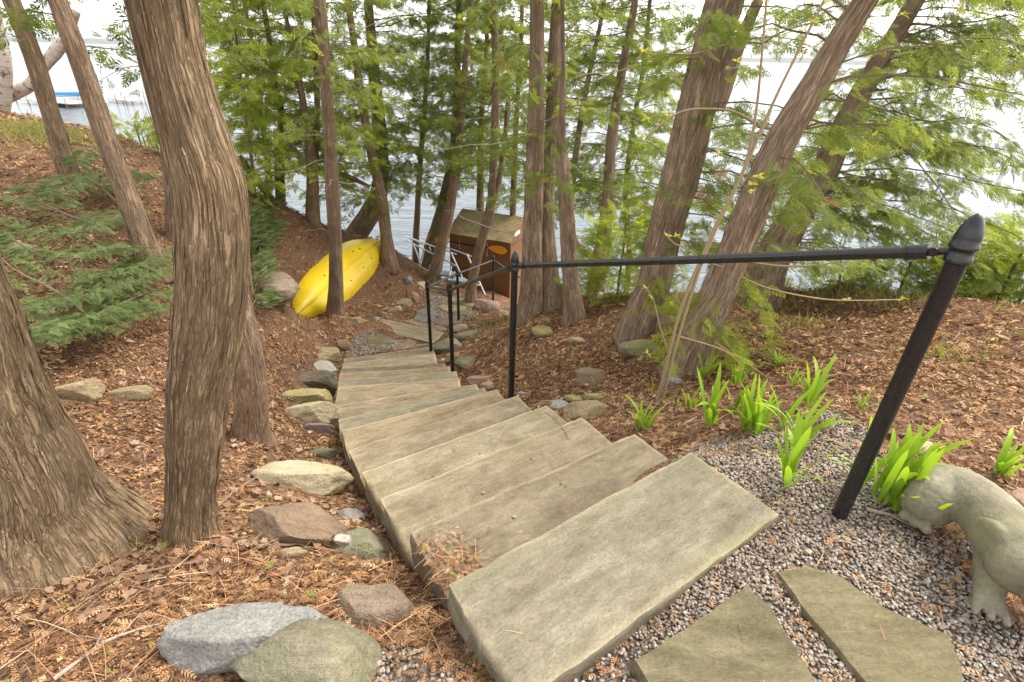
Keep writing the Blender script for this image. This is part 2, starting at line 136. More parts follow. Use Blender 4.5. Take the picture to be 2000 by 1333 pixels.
TREES = [('birch', 'white-barked birch with a raised side limb at the left edge',
  [(-9.185, 9.782, 0.001, 0.156), (-9.185, 9.782, 0.121, 0.135), (-8.922, 9.782, 0.662, 0.13), (-8.69, 9.782, 1.135, 0.113), (-8.581, 9.782, 1.581, 0.097), (-8.469, 9.782, 2.006, 0.088)]),
 ('cedar', 'slim leaning cedar trunk nearest the birch, leftmost of the bank trees',
  [(-5.16, 6.085, -0.13, 0.121), (-5.16, 6.085, -0.01, 0.105), (-5.15, 6.085, 0.287, 0.092), (-5.118, 6.085, 0.613, 0.086), (-5.102, 6.085, 0.871, 0.081), (-5.072, 6.085, 1.167, 0.083),
   (-5.067, 6.085, 1.493, 0.077), (-5.077, 6.085, 1.8, 0.073)]),
 ('cedar', 'leaning cedar trunk on the left bank rising out of the evergreen boughs',
  [(-3.476, 4.649, -0.555, 0.137), (-3.476, 4.649, -0.435, 0.119), (-3.477, 4.649, -0.16, 0.099), (-3.485, 4.649, 0.174, 0.09), (-3.499, 4.649, 0.573, 0.082), (-3.506, 4.649, 0.861, 0.077),
   (-3.507, 4.649, 1.279, 0.07), (-3.525, 4.649, 1.726, 0.063)]),
 ('cedar', 'slim trunk mostly hidden behind the left side of the thick foreground cedar',
  [(-3.877, 5.679, -0.615, 0.102), (-3.877, 5.679, -0.495, 0.089), (-3.784, 5.679, -0.095, 0.075), (-3.699, 5.679, 0.342, 0.067), (-3.635, 5.679, 0.698, 0.059), (-3.563, 5.679, 1.303, 0.05),
   (-3.478, 5.679, 1.806, 0.042)]),
 ('cedar', 'thick curved cedar trunk with shredding bark in the left foreground',
  [(-1.356, 1.526, -0.497, 0.117), (-1.356, 1.526, -0.377, 0.102), (-1.321, 1.526, -0.253, 0.089), (-1.276, 1.526, -0.106, 0.085), (-1.188, 1.526, 0.16, 0.094), (-1.117, 1.526, 0.372, 0.097),
   (-1.057, 1.526, 0.523, 0.102), (-0.997, 1.526, 0.682, 0.101), (-0.947, 1.526, 0.844, 0.098), (-0.912, 1.526, 0.992, 0.096), (-0.895, 1.526, 1.098, 0.092), (-0.898, 1.526, 1.183, 0.086),
   (-0.904, 1.526, 1.314, 0.079), (-0.904, 1.526, 1.435, 0.074), (-0.898, 1.526, 1.547, 0.074)]),
 ('cedar', 'slender straight trunk rising right behind the thick foreground cedar',
  [(-1.754, 2.739, -1.009, 0.129), (-1.754, 2.739, -0.889, 0.112), (-1.721, 2.739, -0.722, 0.101), (-1.67, 2.739, -0.474, 0.101), (-1.636, 2.739, -0.206, 0.091), (-1.623, 2.739, 0.042, 0.082),
   (-1.61, 2.739, 0.303, 0.072), (-1.593, 2.739, 0.572, 0.063), (-1.566, 2.739, 0.896, 0.054), (-1.536, 2.739, 1.209, 0.047), (-1.503, 2.739, 1.508, 0.04)]),
 ('cedar', 'huge flared trunk base cut off by the left edge',
  [(-1.838, 1.371, -0.322, 0.325), (-1.838, 1.371, -0.202, 0.283), (-1.816, 1.371, -0.038, 0.236), (-1.769, 1.371, 0.151, 0.205), (-1.75, 1.371, 0.31, 0.179), (-1.713, 1.371, 0.497, 0.155),
   (-1.671, 1.371, 0.666, 0.139), (-1.624, 1.371, 0.883, 0.122), (-1.589, 1.371, 1.085, 0.108)]),
 ('cedar', 'straight slim trunk standing directly in front of the yellow kayak',
  [(-2.897, 7.557, -2.487, 0.156), (-2.897, 7.557, -2.367, 0.135), (-2.827, 7.557, -1.929, 0.112), (-2.743, 7.557, -1.328, 0.096), (-2.683, 7.557, -0.692, 0.095), (-2.639, 7.557, -0.174, 0.094),
   (-2.588, 7.557, 0.377, 0.079), (-2.544, 7.557, 0.951, 0.077), (-2.504, 7.557, 1.482, 0.072), (-2.48, 7.557, 1.974, 0.072)]),
 ('cedar', 'trunk at the right tip of the kayak with the rope tied to it',
  [(-2.515, 9.822, -2.444, 0.183), (-2.515, 9.822, -2.324, 0.159), (-2.52, 9.822, -1.71, 0.115), (-2.532, 9.822, -1.111, 0.11), (-2.562, 9.822, -0.731, 0.098), (-2.628, 9.822, -0.276, 0.086),
   (-2.691, 9.822, 0.327, 0.073), (-2.732, 9.822, 0.895, 0.066), (-2.744, 9.822, 1.504, 0.058), (-2.764, 9.822, 2.142, 0.051)]),
 ('cedar', 'curved trunk sweeping up from the bank behind the kayak tip',
  [(-3.596, 11.201, -2.389, 0.262), (-3.596, 11.201, -2.269, 0.228), (-3.322, 11.201, -1.877, 0.224), (-3.015, 11.201, -1.419, 0.198), (-2.868, 11.201, -0.93, 0.162), (-2.807, 11.201, -0.312, 0.145),
   (-2.801, 11.201, 0.366, 0.129), (-2.807, 11.201, 1.091, 0.108), (-2.793, 11.201, 1.768, 0.089), (-2.788, 11.201, 2.248, 0.077)]),
 ('cedar', 'dark twin-stemmed trunk on the crest behind the kayak',
  [(-3.74, 9.397, -1.498, 0.141), (-3.74, 9.397, -1.378, 0.122), (-3.664, 9.397, -0.85, 0.105), (-3.595, 9.397, -0.316, 0.097), (-3.574, 9.397, 0.188, 0.069), (-3.584, 9.397, 0.742, 0.055),
   (-3.604, 9.397, 1.336, 0.041), (-3.636, 9.397, 1.822, 0.032), (-3.649, 9.397, 2.089, 0.028)]),
 ('cedar', 'second stem of the dark twin trunk behind the kayak, leaning right',
  [(-3.939, 9.695, -1.6, 0.083), (-3.939, 9.695, -1.48, 0.072), (-3.813, 9.695, -0.831, 0.065), (-3.616, 9.695, -0.193, 0.058), (-3.472, 9.695, 0.485, 0.05), (-3.386, 9.695, 1.191, 0.044),
   (-3.315, 9.695, 1.845, 0.037), (-3.279, 9.695, 2.12, 0.033)]),
 ('cedar', 'pale mottled trunk in the bright green foliage left of the twin trunk',
  [(-4.621, 10.123, -1.446, 0.104), (-4.621, 10.123, -1.326, 0.091), (-4.522, 10.123, -0.658, 0.087), (-4.415, 10.123, -0.102, 0.071), (-4.283, 10.123, 0.34, 0.064), (-4.303, 10.123, 0.759, 0.058),
   (-4.282, 10.123, 1.317, 0.048), (-4.262, 10.123, 1.843, 0.042), (-4.27, 10.123, 2.13, 0.037)]),
 ('cedar', 'thin trunk among bright foliage beside the thick foreground cedar',
  [(-5.037, 10.583, -1.441, 0.064), (-5.037, 10.583, -1.321, 0.056), (-4.934, 10.583, -0.661, 0.049), (-4.858, 10.583, 0.28, 0.042), (-4.778, 10.583, 0.975, 0.039), (-4.776, 10.583, 1.543, 0.03),
   (-4.783, 10.583, 2.153, 0.028)]),
 ('cedar', 'mossy trunk behind the aluminium ladder left of the shed',
  [(-2.02, 11.595, -3.123, 0.247), (-2.02, 11.595, -3.003, 0.215), (-1.844, 11.595, -2.37, 0.196), (-1.63, 11.595, -1.766, 0.19), (-1.445, 11.595, -1.081, 0.172), (-1.325, 11.595, -0.436, 0.134),
   (-1.26, 11.595, 0.37, 0.097), (-1.235, 11.595, 1.299, 0.067), (-1.169, 11.595, 2.316, 0.053)]),
 ('cedar', 'slim trunk leaning in front of the aluminium ladder',
  [(-1.741, 10.387, -3.033, 0.163), (-1.741, 10.387, -2.913, 0.142), (-1.619, 10.387, -2.419, 0.122), (-1.454, 10.387, -1.803, 0.113), (-1.308, 10.387, -1.22, 0.099), (-1.185, 10.387, -0.523, 0.085),
   (-1.102, 10.387, 0.039, 0.072), (-1.008, 10.387, 0.827, 0.059), (-0.929, 10.387, 1.632, 0.047), (-0.866, 10.387, 2.23, 0.04)]),
 ('cedar', 'thin forked trunk standing in front of the shed',
  [(-0.852, 9.729, -2.777, 0.113), (-0.852, 9.729, -2.657, 0.098), (-0.733, 9.729, -2.097, 0.09), (-0.611, 9.729, -1.575, 0.092), (-0.484, 9.729, -1.126, 0.089), (-0.439, 9.729, -0.561, 0.063),
   (-0.408, 9.729, 0.23, 0.071), (-0.397, 9.729, 0.958, 0.067), (-0.419, 9.729, 1.632, 0.055), (-0.448, 9.729, 2.189, 0.045)]),
 ('cedar', 'thin trunk seen through foliage above the shed roof',
  [(-0.868, 12.636, -2.277, 0.114), (-0.868, 12.636, -2.157, 0.099), (-0.862, 12.636, -1.051, 0.075), (-0.833, 12.636, 0.074, 0.059), (-0.74, 12.636, 1.203, 0.049), (-0.697, 12.636, 2.05, 0.041),
   (-0.697, 12.636, 2.407, 0.04)]),
 ('cedar', 'tall straight trunk right of the shed, left of three close together',
  [(0.209, 5.651, -1.45, 0.186), (0.209, 5.651, -1.33, 0.162), (0.211, 5.651, -1.072, 0.134), (0.201, 5.651, -0.561, 0.113), (0.192, 5.651, -0.09, 0.104), (0.187, 5.651, 0.399, 0.093),
   (0.179, 5.651, 0.897, 0.081), (0.166, 5.651, 1.395, 0.072), (0.137, 5.651, 1.889, 0.06)]),
 ('cedar', 'tall trunk right of the shed, middle and hindmost of three close together',
  [(0.445, 5.817, -1.398, 0.218), (0.445, 5.817, -1.278, 0.189), (0.416, 5.817, -1.005, 0.148), (0.369, 5.817, -0.616, 0.125), (0.328, 5.817, -0.19, 0.108), (0.331, 5.817, 0.264, 0.088),
   (0.359, 5.817, 0.635, 0.076), (0.35, 5.817, 1.124, 0.071), (0.344, 5.817, 1.53, 0.066), (0.343, 5.817, 1.906, 0.057)]),
 ('cedar', 'trunk right of the shed with a split foot, right of three close together',
  [(0.7, 5.249, -1.288, 0.152), (0.7, 5.249, -1.168, 0.132), (0.654, 5.249, -0.879, 0.101), (0.597, 5.249, -0.521, 0.081), (0.536, 5.249, -0.076, 0.077), (0.479, 5.249, 0.335, 0.073),
   (0.42, 5.249, 0.67, 0.055), (0.41, 5.249, 0.942, 0.031), (0.392, 5.249, 1.324, 0.021), (0.362, 5.249, 1.677, 0.017), (0.345, 5.249, 1.862, 0.017)]),
 ('cedar', 'leaning forked trunk behind the handrail with a curved low limb',
  [(1.3, 7.561, -1.943, 0.165), (1.3, 7.561, -1.823, 0.144), (1.31, 7.561, -1.376, 0.131), (1.328, 7.561, -0.968, 0.112), (1.337, 7.561, -0.504, 0.093), (1.308, 7.561, 0.003, 0.075),
   (1.288, 7.561, 0.543, 0.071), (1.309, 7.561, 1.048, 0.06), (1.341, 7.561, 1.519, 0.051), (1.379, 7.561, 1.906, 0.045), (1.382, 7.561, 2.065, 0.042)]),
 ('cedar', 'dim trunk behind the three close trunks, bowed outward to the left',
  [(0.935, 8.344, -2.181, 0.091), (0.935, 8.344, -2.061, 0.079), (0.849, 8.344, -1.504, 0.068), (0.852, 8.344, -0.976, 0.057), (0.882, 8.344, -0.319, 0.05), (0.914, 8.344, 0.436, 0.043),
   (0.995, 8.344, 1.194, 0.036), (1.081, 8.344, 1.763, 0.03), (1.113, 8.344, 2.119, 0.029)]),
 ('cedar', 'massive cedar trunk leaning right above the middle of the handrail',
  [(1.159, 4.175, -0.833, 0.187), (1.159, 4.175, -0.713, 0.163), (1.18, 4.175, -0.481, 0.141), (1.219, 4.175, -0.213, 0.134), (1.235, 4.175, 0.216, 0.133), (1.273, 4.175, 0.588, 0.137),
   (1.297, 4.175, 0.929, 0.139), (1.31, 4.175, 1.209, 0.133), (1.335, 4.175, 1.534, 0.12), (1.364, 4.175, 1.804, 0.12)]),
 ('cedar', 'massive leaning trunk behind the sapling, second of the three right leaners',
  [(1.263, 3.189, -0.632, 0.17), (1.263, 3.189, -0.512, 0.148), (1.292, 3.189, -0.25, 0.122), (1.354, 3.189, 0.064, 0.112), (1.426, 3.189, 0.505, 0.099), (1.475, 3.189, 0.835, 0.091),
   (1.533, 3.189, 1.094, 0.084), (1.605, 3.189, 1.294, 0.079), (1.689, 3.189, 1.554, 0.065), (1.759, 3.189, 1.737, 0.059)]),
 ('cedar', 'leaning trunk nearest the lake at right, rightmost of the three leaners',
  [(2.746, 5.329, -0.608, 0.212), (2.746, 5.329, -0.488, 0.184), (2.835, 5.329, -0.116, 0.161), (2.945, 5.329, 0.233, 0.143), (3.048, 5.329, 0.561, 0.122), (3.082, 5.329, 0.868, 0.104),
   (3.151, 5.329, 1.201, 0.09), (3.255, 5.329, 1.555, 0.076), (3.374, 5.329, 1.939, 0.067)]),
 ('cedar', 'thin trunk left of the shed rising through sparse foliage over the water',
  [(-2.476, 12.375, -3.16, 0.101), (-2.476, 12.375, -3.04, 0.088), (-2.371, 12.375, -2.0, 0.071), (-2.242, 12.375, -0.923, 0.061), (-2.084, 12.375, 0.174, 0.052), (-1.944, 12.375, 1.273, 0.043),
   (-1.854, 12.375, 2.36, 0.035)]),
 ('cedar', 'thin stem in the dark foliage between the shed trunk and the triple trunks',
  [(-0.065, 11.626, -2.449, 0.087), (-0.065, 11.626, -2.329, 0.076), (-0.057, 11.626, -1.272, 0.066), (-0.049, 11.626, -0.303, 0.057), (-0.016, 11.626, 0.78, 0.047), (0.016, 11.626, 1.679, 0.039),
   (0.013, 11.626, 2.346, 0.037)]),
 ('cedar', 'slender stem deep in the foliage left of the massive leaning trunk',
  [(2.125, 9.1, -2.055, 0.064), (2.125, 9.1, -1.935, 0.055), (1.944, 9.1, -0.983, 0.047), (1.876, 9.1, -0.2, 0.045), (1.885, 9.1, 0.6, 0.038), (1.916, 9.1, 1.402, 0.034), (1.888, 9.1, 2.195, 0.028)]),
 ('cedar', 'young bright green cedar behind the thick foreground trunk',
  [(-4.478, 8.776, -1.196, 0.04), (-4.478, 8.776, -1.076, 0.035), (-4.363, 8.776, -0.389, 0.03), (-4.306, 8.776, 0.246, 0.024), (-4.253, 8.776, 0.909, 0.02), (-4.188, 8.776, 1.522, 0.018),
   (-4.121, 8.776, 2.03, 0.014)])]
LIMBS = [(0,
  [(-9.128, 10.048, 0.6, 0.1365), (-8.872, 10.048, 0.664, 0.1088), (-8.597, 10.048, 0.777, 0.0902), (-8.253, 10.048, 1.064, 0.0888), (-7.934, 10.048, 1.305, 0.0964), (-7.667, 10.048, 1.538, 0.0779),
   (-7.351, 10.048, 1.91, 0.0593)]),
 (10, [(-3.891, 10.228, -0.519, 0.0588), (-3.634, 10.228, -0.635, 0.0542), (-3.343, 10.228, -0.666, 0.0493), (-3.061, 10.228, -0.783, 0.0446), (-2.854, 10.228, -0.885, 0.0349)]),
 (21, [(1.267, 7.892, -1.33, 0.049), (1.098, 7.892, -1.267, 0.0569), (0.937, 7.892, -1.087, 0.0523), (0.861, 7.892, -0.843, 0.0476), (0.813, 7.892, -0.528, 0.0389)]),
 (23, [(1.848, 5.317, 1.039, 0.072), (1.881, 5.317, 1.191, 0.0709), (1.918, 5.317, 1.442, 0.0599), (1.966, 5.317, 1.68, 0.0494), (2.029, 5.317, 1.907, 0.0438)]),
 (23, [(1.78, 5.619, 1.686, 0.0807), (1.695, 5.619, 1.635, 0.0716), (1.645, 5.619, 1.6, 0.0623)]),
 (16, [(-0.616, 10.86, -1.647, 0.0544), (-0.487, 10.86, -1.317, 0.0643), (-0.354, 10.86, -0.791, 0.0576), (-0.261, 10.86, -0.097, 0.0456), (-0.206, 10.86, 0.643, 0.0391)])]
FALLEN_LOG = [(-5.057, 9.779, -0.298, 0.0604), (-4.896, 9.779, -0.582, 0.0613), (-4.721, 9.779, -0.874, 0.0622), (-4.493, 9.779, -1.232, 0.0633)]
SAPLING = {'stems': [[(0.923, 2.679, -0.462, 0.0194), (0.939, 2.679, -0.123, 0.0169), (0.951, 2.679, 0.152, 0.0162), (0.985, 2.679, 0.389, 0.0155), (1.012, 2.679, 0.509, 0.0138), (1.049, 2.679, 0.693, 0.0134),
            (1.11, 2.679, 0.892, 0.0129), (1.133, 2.679, 1.053, 0.0125), (1.12, 2.679, 1.259, 0.0108), (1.09, 2.679, 1.469, 0.0092), (1.055, 2.679, 1.681, 0.0088)],
           [(0.955, 2.679, -0.461, 0.0194), (0.964, 2.679, -0.14, 0.0169), (0.984, 2.679, 0.153, 0.0162), (1.005, 2.679, 0.375, 0.0156), (1.023, 2.679, 0.509, 0.0152), (1.067, 2.679, 0.734, 0.0146),
            (1.119, 2.679, 0.93, 0.0141), (1.169, 2.679, 1.166, 0.0135), (1.203, 2.679, 1.326, 0.0107), (1.251, 2.679, 1.503, 0.0103), (1.303, 2.679, 1.687, 0.0088)]],
 'twigs': [[(1.534, 3.534, 1.081, 0.0129), (1.402, 3.534, 1.143, 0.0112), (1.298, 3.534, 1.179, 0.0096), (1.153, 3.534, 1.187, 0.0096), (1.027, 3.534, 1.18, 0.0096), (0.936, 3.534, 1.149, 0.008),
            (0.85, 3.534, 1.084, 0.0081), (0.779, 3.534, 1.016, 0.0065)],
           [(1.547, 3.534, 1.081, 0.0129), (1.745, 3.534, 1.068, 0.0097), (1.976, 3.534, 1.053, 0.0097), (2.239, 3.534, 1.045, 0.0081), (2.522, 3.534, 1.07, 0.0065)],
           [(1.532, 3.793, 1.548, 0.0097), (1.37, 3.793, 1.547, 0.0097), (1.246, 3.793, 1.521, 0.0081), (1.092, 3.793, 1.478, 0.0082), (0.929, 3.793, 1.476, 0.0065), (0.79, 3.793, 1.487, 0.0049)],
           [(0.773, 3.759, 1.487, 0.0049), (0.741, 3.759, 1.415, 0.0049), (0.61, 3.759, 1.362, 0.0049), (0.447, 3.759, 1.349, 0.005), (0.311, 3.759, 1.307, 0.005)],
           [(1.532, 3.793, 1.548, 0.0097), (1.643, 3.793, 1.614, 0.008), (1.819, 3.793, 1.665, 0.0079), (2.092, 3.793, 1.704, 0.0063), (2.355, 3.793, 1.718, 0.0047)],
           [(1.188, 3.125, 0.342, 0.0129), (1.28, 3.125, 0.338, 0.0097), (1.441, 3.125, 0.339, 0.0097), (1.709, 3.125, 0.31, 0.0098), (1.964, 3.125, 0.324, 0.0081), (2.111, 3.125, 0.369, 0.0064),
            (2.294, 3.125, 0.415, 0.0048)],
           [(1.189, 3.122, 0.337, 0.0129), (1.302, 3.122, 0.306, 0.0097), (1.466, 3.122, 0.234, 0.0082), (1.648, 3.122, 0.165, 0.0083), (1.93, 3.122, 0.112, 0.0084), (2.169, 3.122, 0.097, 0.0067),
            (2.53, 3.122, 0.116, 0.005)],
           [(1.027, 2.892, -0.078, 0.0113), (1.167, 2.892, -0.099, 0.0081), (1.303, 2.892, -0.124, 0.0081), (1.396, 2.892, -0.178, 0.0066), (1.493, 2.892, -0.31, 0.005)],
           [(1.277, 2.875, -0.108, 0.0065), (1.483, 2.875, -0.222, 0.0066), (1.635, 2.875, -0.303, 0.005), (1.773, 2.875, -0.322, 0.0033)],
           [(1.175, 3.129, 0.35, 0.0097), (1.092, 3.129, 0.399, 0.008), (1.006, 3.129, 0.429, 0.0064), (0.942, 3.129, 0.487, 0.0048)],
           [(1.468, 3.436, 0.904, 0.0097), (1.517, 3.436, 0.865, 0.0065), (1.559, 3.436, 0.802, 0.0066), (1.578, 3.436, 0.781, 0.0049)],
           [(1.387, 3.388, 0.817, 0.0065), (1.523, 3.388, 0.817, 0.0049), (1.713, 3.388, 0.832, 0.0048), (1.855, 3.388, 0.842, 0.0048)],
           [(1.061, 2.979, 0.079, 0.0081), (1.005, 2.979, 0.176, 0.0064), (1.01, 2.979, 0.217, 0.0063), (0.99, 2.979, 0.112, 0.0048)],
           [(0.988, 2.837, -0.178, 0.0065), (0.91, 2.837, 0.002, 0.0063), (0.846, 2.837, 0.173, 0.0046), (0.784, 2.837, 0.254, 0.0045)]]}
BUDS = [(0.587, 2.659, 1.121), (0.7, 2.659, 1.223), (0.605, 2.659, 1.199), (1.902, 2.659, 1.164), (1.695, 2.659, 1.15), (0.554, 2.659, 1.478), (1.651, 2.659, 1.638), (1.275, 2.659, 1.601),
 (1.952, 2.659, 0.569), (1.783, 2.659, 0.53), (2.155, 2.659, 0.313), (1.861, 2.659, 0.298), (1.64, 2.659, -0.189), (1.372, 2.659, -0.176), (0.8, 2.659, 0.632), (0.851, 2.659, 0.633),
 (1.22, 2.659, 0.937), (1.201, 2.659, 0.949), (1.456, 2.659, 0.973), (1.18, 2.659, 0.911), (0.983, 2.659, 1.052), (0.977, 2.659, 1.446), (0.735, 2.659, 0.329), (0.765, 2.659, 0.283),
 (0.885, 2.659, 0.249), (1.3, 2.659, 1.678), (1.179, 2.659, 0.876), (1.674, 2.659, 1.105), (0.806, 2.659, -0.08)]
SHOOTS = [(0.721, 2.319, -0.389, 0.178, 5, 'small green shoots beside the second step, left fan'), (0.76, 2.285, -0.368, 0.198, 6, 'green shoots at the right end of the second step, right fan arching right'),
 (1.013, 2.521, -0.375, 0.116, 3, 'narrow green shoot just right of the sapling foot'), (1.047, 2.459, -0.343, 0.161, 5, 'green shoots right of the sapling foot, second from the stems'),
 (1.034, 2.161, -0.241, 0.3, 6, 'tall upright green shoots at the gravel edge left of the dense row'), (1.195, 2.283, -0.227, 0.224, 4, 'slim green shoots behind the dense row on the gravel edge'),
 (1.172, 2.155, -0.191, 0.101, 2, 'tiny thin green shoot at the gravel edge between taller ones'), (1.164, 2.047, -0.158, 0.262, 7, 'dense upright green shoots at the gravel edge, left of a pair'),
 (1.184, 1.983, -0.13, 0.288, 8, 'dense upright green shoots at the gravel edge, right of a pair'), (1.325, 2.016, -0.111, 0.201, 5, 'green shoots with a rounded low leaf at the gravel edge'),
 (1.282, 1.839, -0.08, 0.292, 6, 'long leaning green shoots in the gravel, behind the frontmost plant'),
 (1.126, 1.558, -0.03, 0.277, 8, 'large bright green shoots standing alone in the gravel, frontmost plant'), (1.294, 2.932, -0.439, 0.216, 6, 'bushy green shoots behind the sapling in the litter'),
 (1.555, 3.185, -0.435, 0.197, 4, 'green shoots farthest back near the leaning trunk'), (1.404, 2.704, -0.335, 0.186, 5, 'green shoots in the litter below the leaning trunk'),
 (1.779, 2.96, -0.327, 0.13, 4, 'small yellowish green shoot farthest right behind the row'), (1.646, 2.548, -0.224, 0.128, 5, 'small green shoots in dark litter behind the gravel row'),
 (1.834, 2.59, -0.21, 0.102, 4, 'small green shoots beside dark ivy leaves in the litter'), (1.564, 2.231, -0.135, 0.277, 5, 'long green shoots stretching right toward the near rail post'),
 (1.795, 2.159, -0.1, 0.14, 4, 'green shoots in litter just left of the near rail post'), (1.444, 1.548, -0.048, 0.277, 14, 'big bright green clump right behind the near rail post'),
 (1.485, 1.468, -0.047, 0.267, 14, 'big bright green clump beside the hind end of the animal statue'), (1.521, 1.353, -0.05, 0.14, 4, 'small green shoot in front of the animal statue'),
 (1.631, 1.326, -0.057, 0.084, 2, 'tiny green shoot against the belly of the animal statue'), (2.045, 1.642, -0.044, 0.191, 9, 'green clump at the right edge behind the animal statue'),
 (0.627, 3.183, -0.708, 0.11, 2, 'single tiny green shoot on the right bank'), (1.133, 3.138, -0.541, 0.123, 3, 'tiny green shoot in front of the grey rock behind the sapling'),
 (0.94, 2.912, -0.537, 0.101, 3, 'tiny green shoot left of the sapling foot'), (0.592, 4.317, -1.137, 0.1, 2, 'tiny green leaf on the slope below the triple trunks'),
 (2.67, 2.809, -0.144, 0.079, 4, 'small leafy weed right of the near rail post on the plateau'), (3.638, 3.562, -0.168, 0.078, 2, 'single green leaf at the foot of the right hedge')]
KAYAK = ((-3.351, 7.085, -2.166), (-2.695, 10.157, -1.884))
SHED = {'fl': (-1.484, 11.345, -2.1), 'fr': (-0.097, 10.777, -3.426), 'half': 0.74, 'zr': -1.76, 'zt': -2.1}
PADDLE = [(-2.012, 11.497, -2.258), (-1.691, 11.365, -2.291), (-0.573, 10.907, -2.272), (-0.176, 10.745, -2.298)]
WALLCLIPS = [(-1.221, 11.227, -2.209), (-1.227, 11.229, -2.424), (-0.588, 10.967, -2.199), (-0.587, 10.967, -2.482)]
LADDER = {'boxes': [[(-1.541, 10.299, -2.659), (-1.224, 10.194, -2.643)], [(-1.341, 10.151, -2.721), (-1.044, 10.087, -2.732)]],
 'hand': [[(-2.574, 11.924, -2.41), (-1.237, 10.499, -2.3)], [(-2.257, 12.11, -2.485), (-0.92, 10.482, -2.33)], [(-2.579, 11.7, -2.401), (-1.229, 10.193, -2.437)],
          [(-2.572, 11.312, -2.688), (-1.791, 10.489, -2.73)]],
 'rails': [[(-1.347, 10.513, -2.274), (-0.967, 10.255, -3.048)], [(-1.009, 10.502, -2.294), (-0.612, 10.228, -3.097)]],
 'treads': [[(-0.979, 9.959, -2.758), (-0.692, 9.957, -2.76)], [(-1.018, 10.046, -2.703), (-0.74, 10.039, -2.715)]],
 'up': [[(-2.36, 11.645, -2.5), (-2.108, 11.06, -2.73)], [(-2.046, 11.19, -2.495), (-2.1, 10.932, -2.754)], [(-1.777, 10.857, -2.478), (-1.836, 10.504, -2.702)],
        [(-2.056, 11.781, -2.461), (-1.869, 11.102, -2.448)], [(-1.316, 10.282, -2.485), (-1.359, 10.041, -2.712)], [(-2.48, 11.81, -2.408), (-2.131, 11.829, -2.58)]]}
STATUE = [(1.51, 1.375, 0.06, 0.07), (1.556, 1.394, 0.085, 0.088), (1.603, 1.407, 0.1, 0.092), (1.628, 1.363, 0.115, 0.09), (1.636, 1.283, 0.12, 0.092), (1.612, 1.182, 0.125, 0.096),
 (1.581, 1.089, 0.13, 0.098)]
STATUE_LEG = [(1.547, 1.117, 0.11), (1.51, 1.071, 0.06), (1.489, 1.034, 0.025)]
STATUE_HIND = [(1.541, 1.373, 0.05), (1.509, 1.364, 0.02)]
STATUE_HEAD = [(1.56, 1.101, 0.17), (1.557, 1.049, 0.15), (1.624, 1.024, 0.14)]
GRAVEL = [[(0.71, 1.788), (0.835, 1.89), (0.992, 2.025), (1.131, 2.043), (1.268, 2.03), (1.456, 2.117), (1.699, 2.187), (1.724, 2.022), (1.616, 1.738), (1.476, 1.478), (1.53, 1.349), (1.588, 1.221),
  (1.574, 1.05), (1.629, 0.95), (1.547, 0.821), (0.262, 0.503), (-0.009, 0.802)],
 [(-0.435, 0.823), (-0.432, 0.972), (-0.362, 1.02), (-0.247, 0.954), (-0.127, 0.896), (-0.03, 0.792)],
 [(-2.393, 6.321), (-2.344, 6.654), (-2.2, 6.988), (-1.025, 6.84), (-1.128, 6.59), (-1.196, 6.788)],
 [(-1.731, 7.739), (-1.736, 9.272), (-1.581, 10.327), (-1.086, 10.328), (-0.44, 9.632), (-0.762, 9.06), (-0.902, 8.044), (-1.136, 7.661)]]
STICKS = [[(-1.486, 1.132, -0.25), (-1.406, 1.24, -0.282), (-1.3, 1.306, -0.307), (-1.197, 1.357, -0.339)], [(-1.318, 0.831, -0.194), (-1.278, 0.933, -0.218), (-1.217, 1.003, -0.236), (-1.16, 1.04, -0.251)],
 [(-1.086, 1.472, -0.379), (-1.037, 1.477, -0.39), (-0.906, 1.519, -0.419), (-0.815, 1.617, -0.489)],
 [(-1.354, 1.677, -0.422), (-1.382, 1.998, -0.565), (-1.405, 2.474, -0.84), (-1.543, 2.978, -1.127)], [(-1.327, 1.377, -0.324), (-1.354, 1.456, -0.346), (-1.404, 1.53, -0.357)],
 [(1.369, 1.434, -0.036), (1.433, 1.411, -0.036), (1.523, 1.398, -0.038)], [(0.201, 2.404, -0.575), (0.269, 2.32, -0.521), (0.325, 2.162, -0.455)],
 [(0.765, 2.693, -0.506), (1.021, 2.827, -0.472), (1.175, 2.809, -0.422)], [(0.927, 2.231, -0.288), (0.99, 2.28, -0.283), (1.034, 2.316, -0.28)],
 [(2.388, 3.608, -0.341), (3.103, 4.565, -0.76), (3.208, 4.595, -0.727)], [(-1.325, 1.115, -0.26), (-1.308, 1.203, -0.286), (-1.318, 1.248, -0.289)], [(-0.849, 1.3, -0.339), (-0.861, 1.395, -0.374)],
 [(0.059, 4.853, -1.375), (0.171, 5.062, -1.329), (0.273, 5.108, -1.285)], [(0.319, 4.546, -1.248), (0.441, 4.89, -1.225), (0.654, 4.876, -1.148)]]
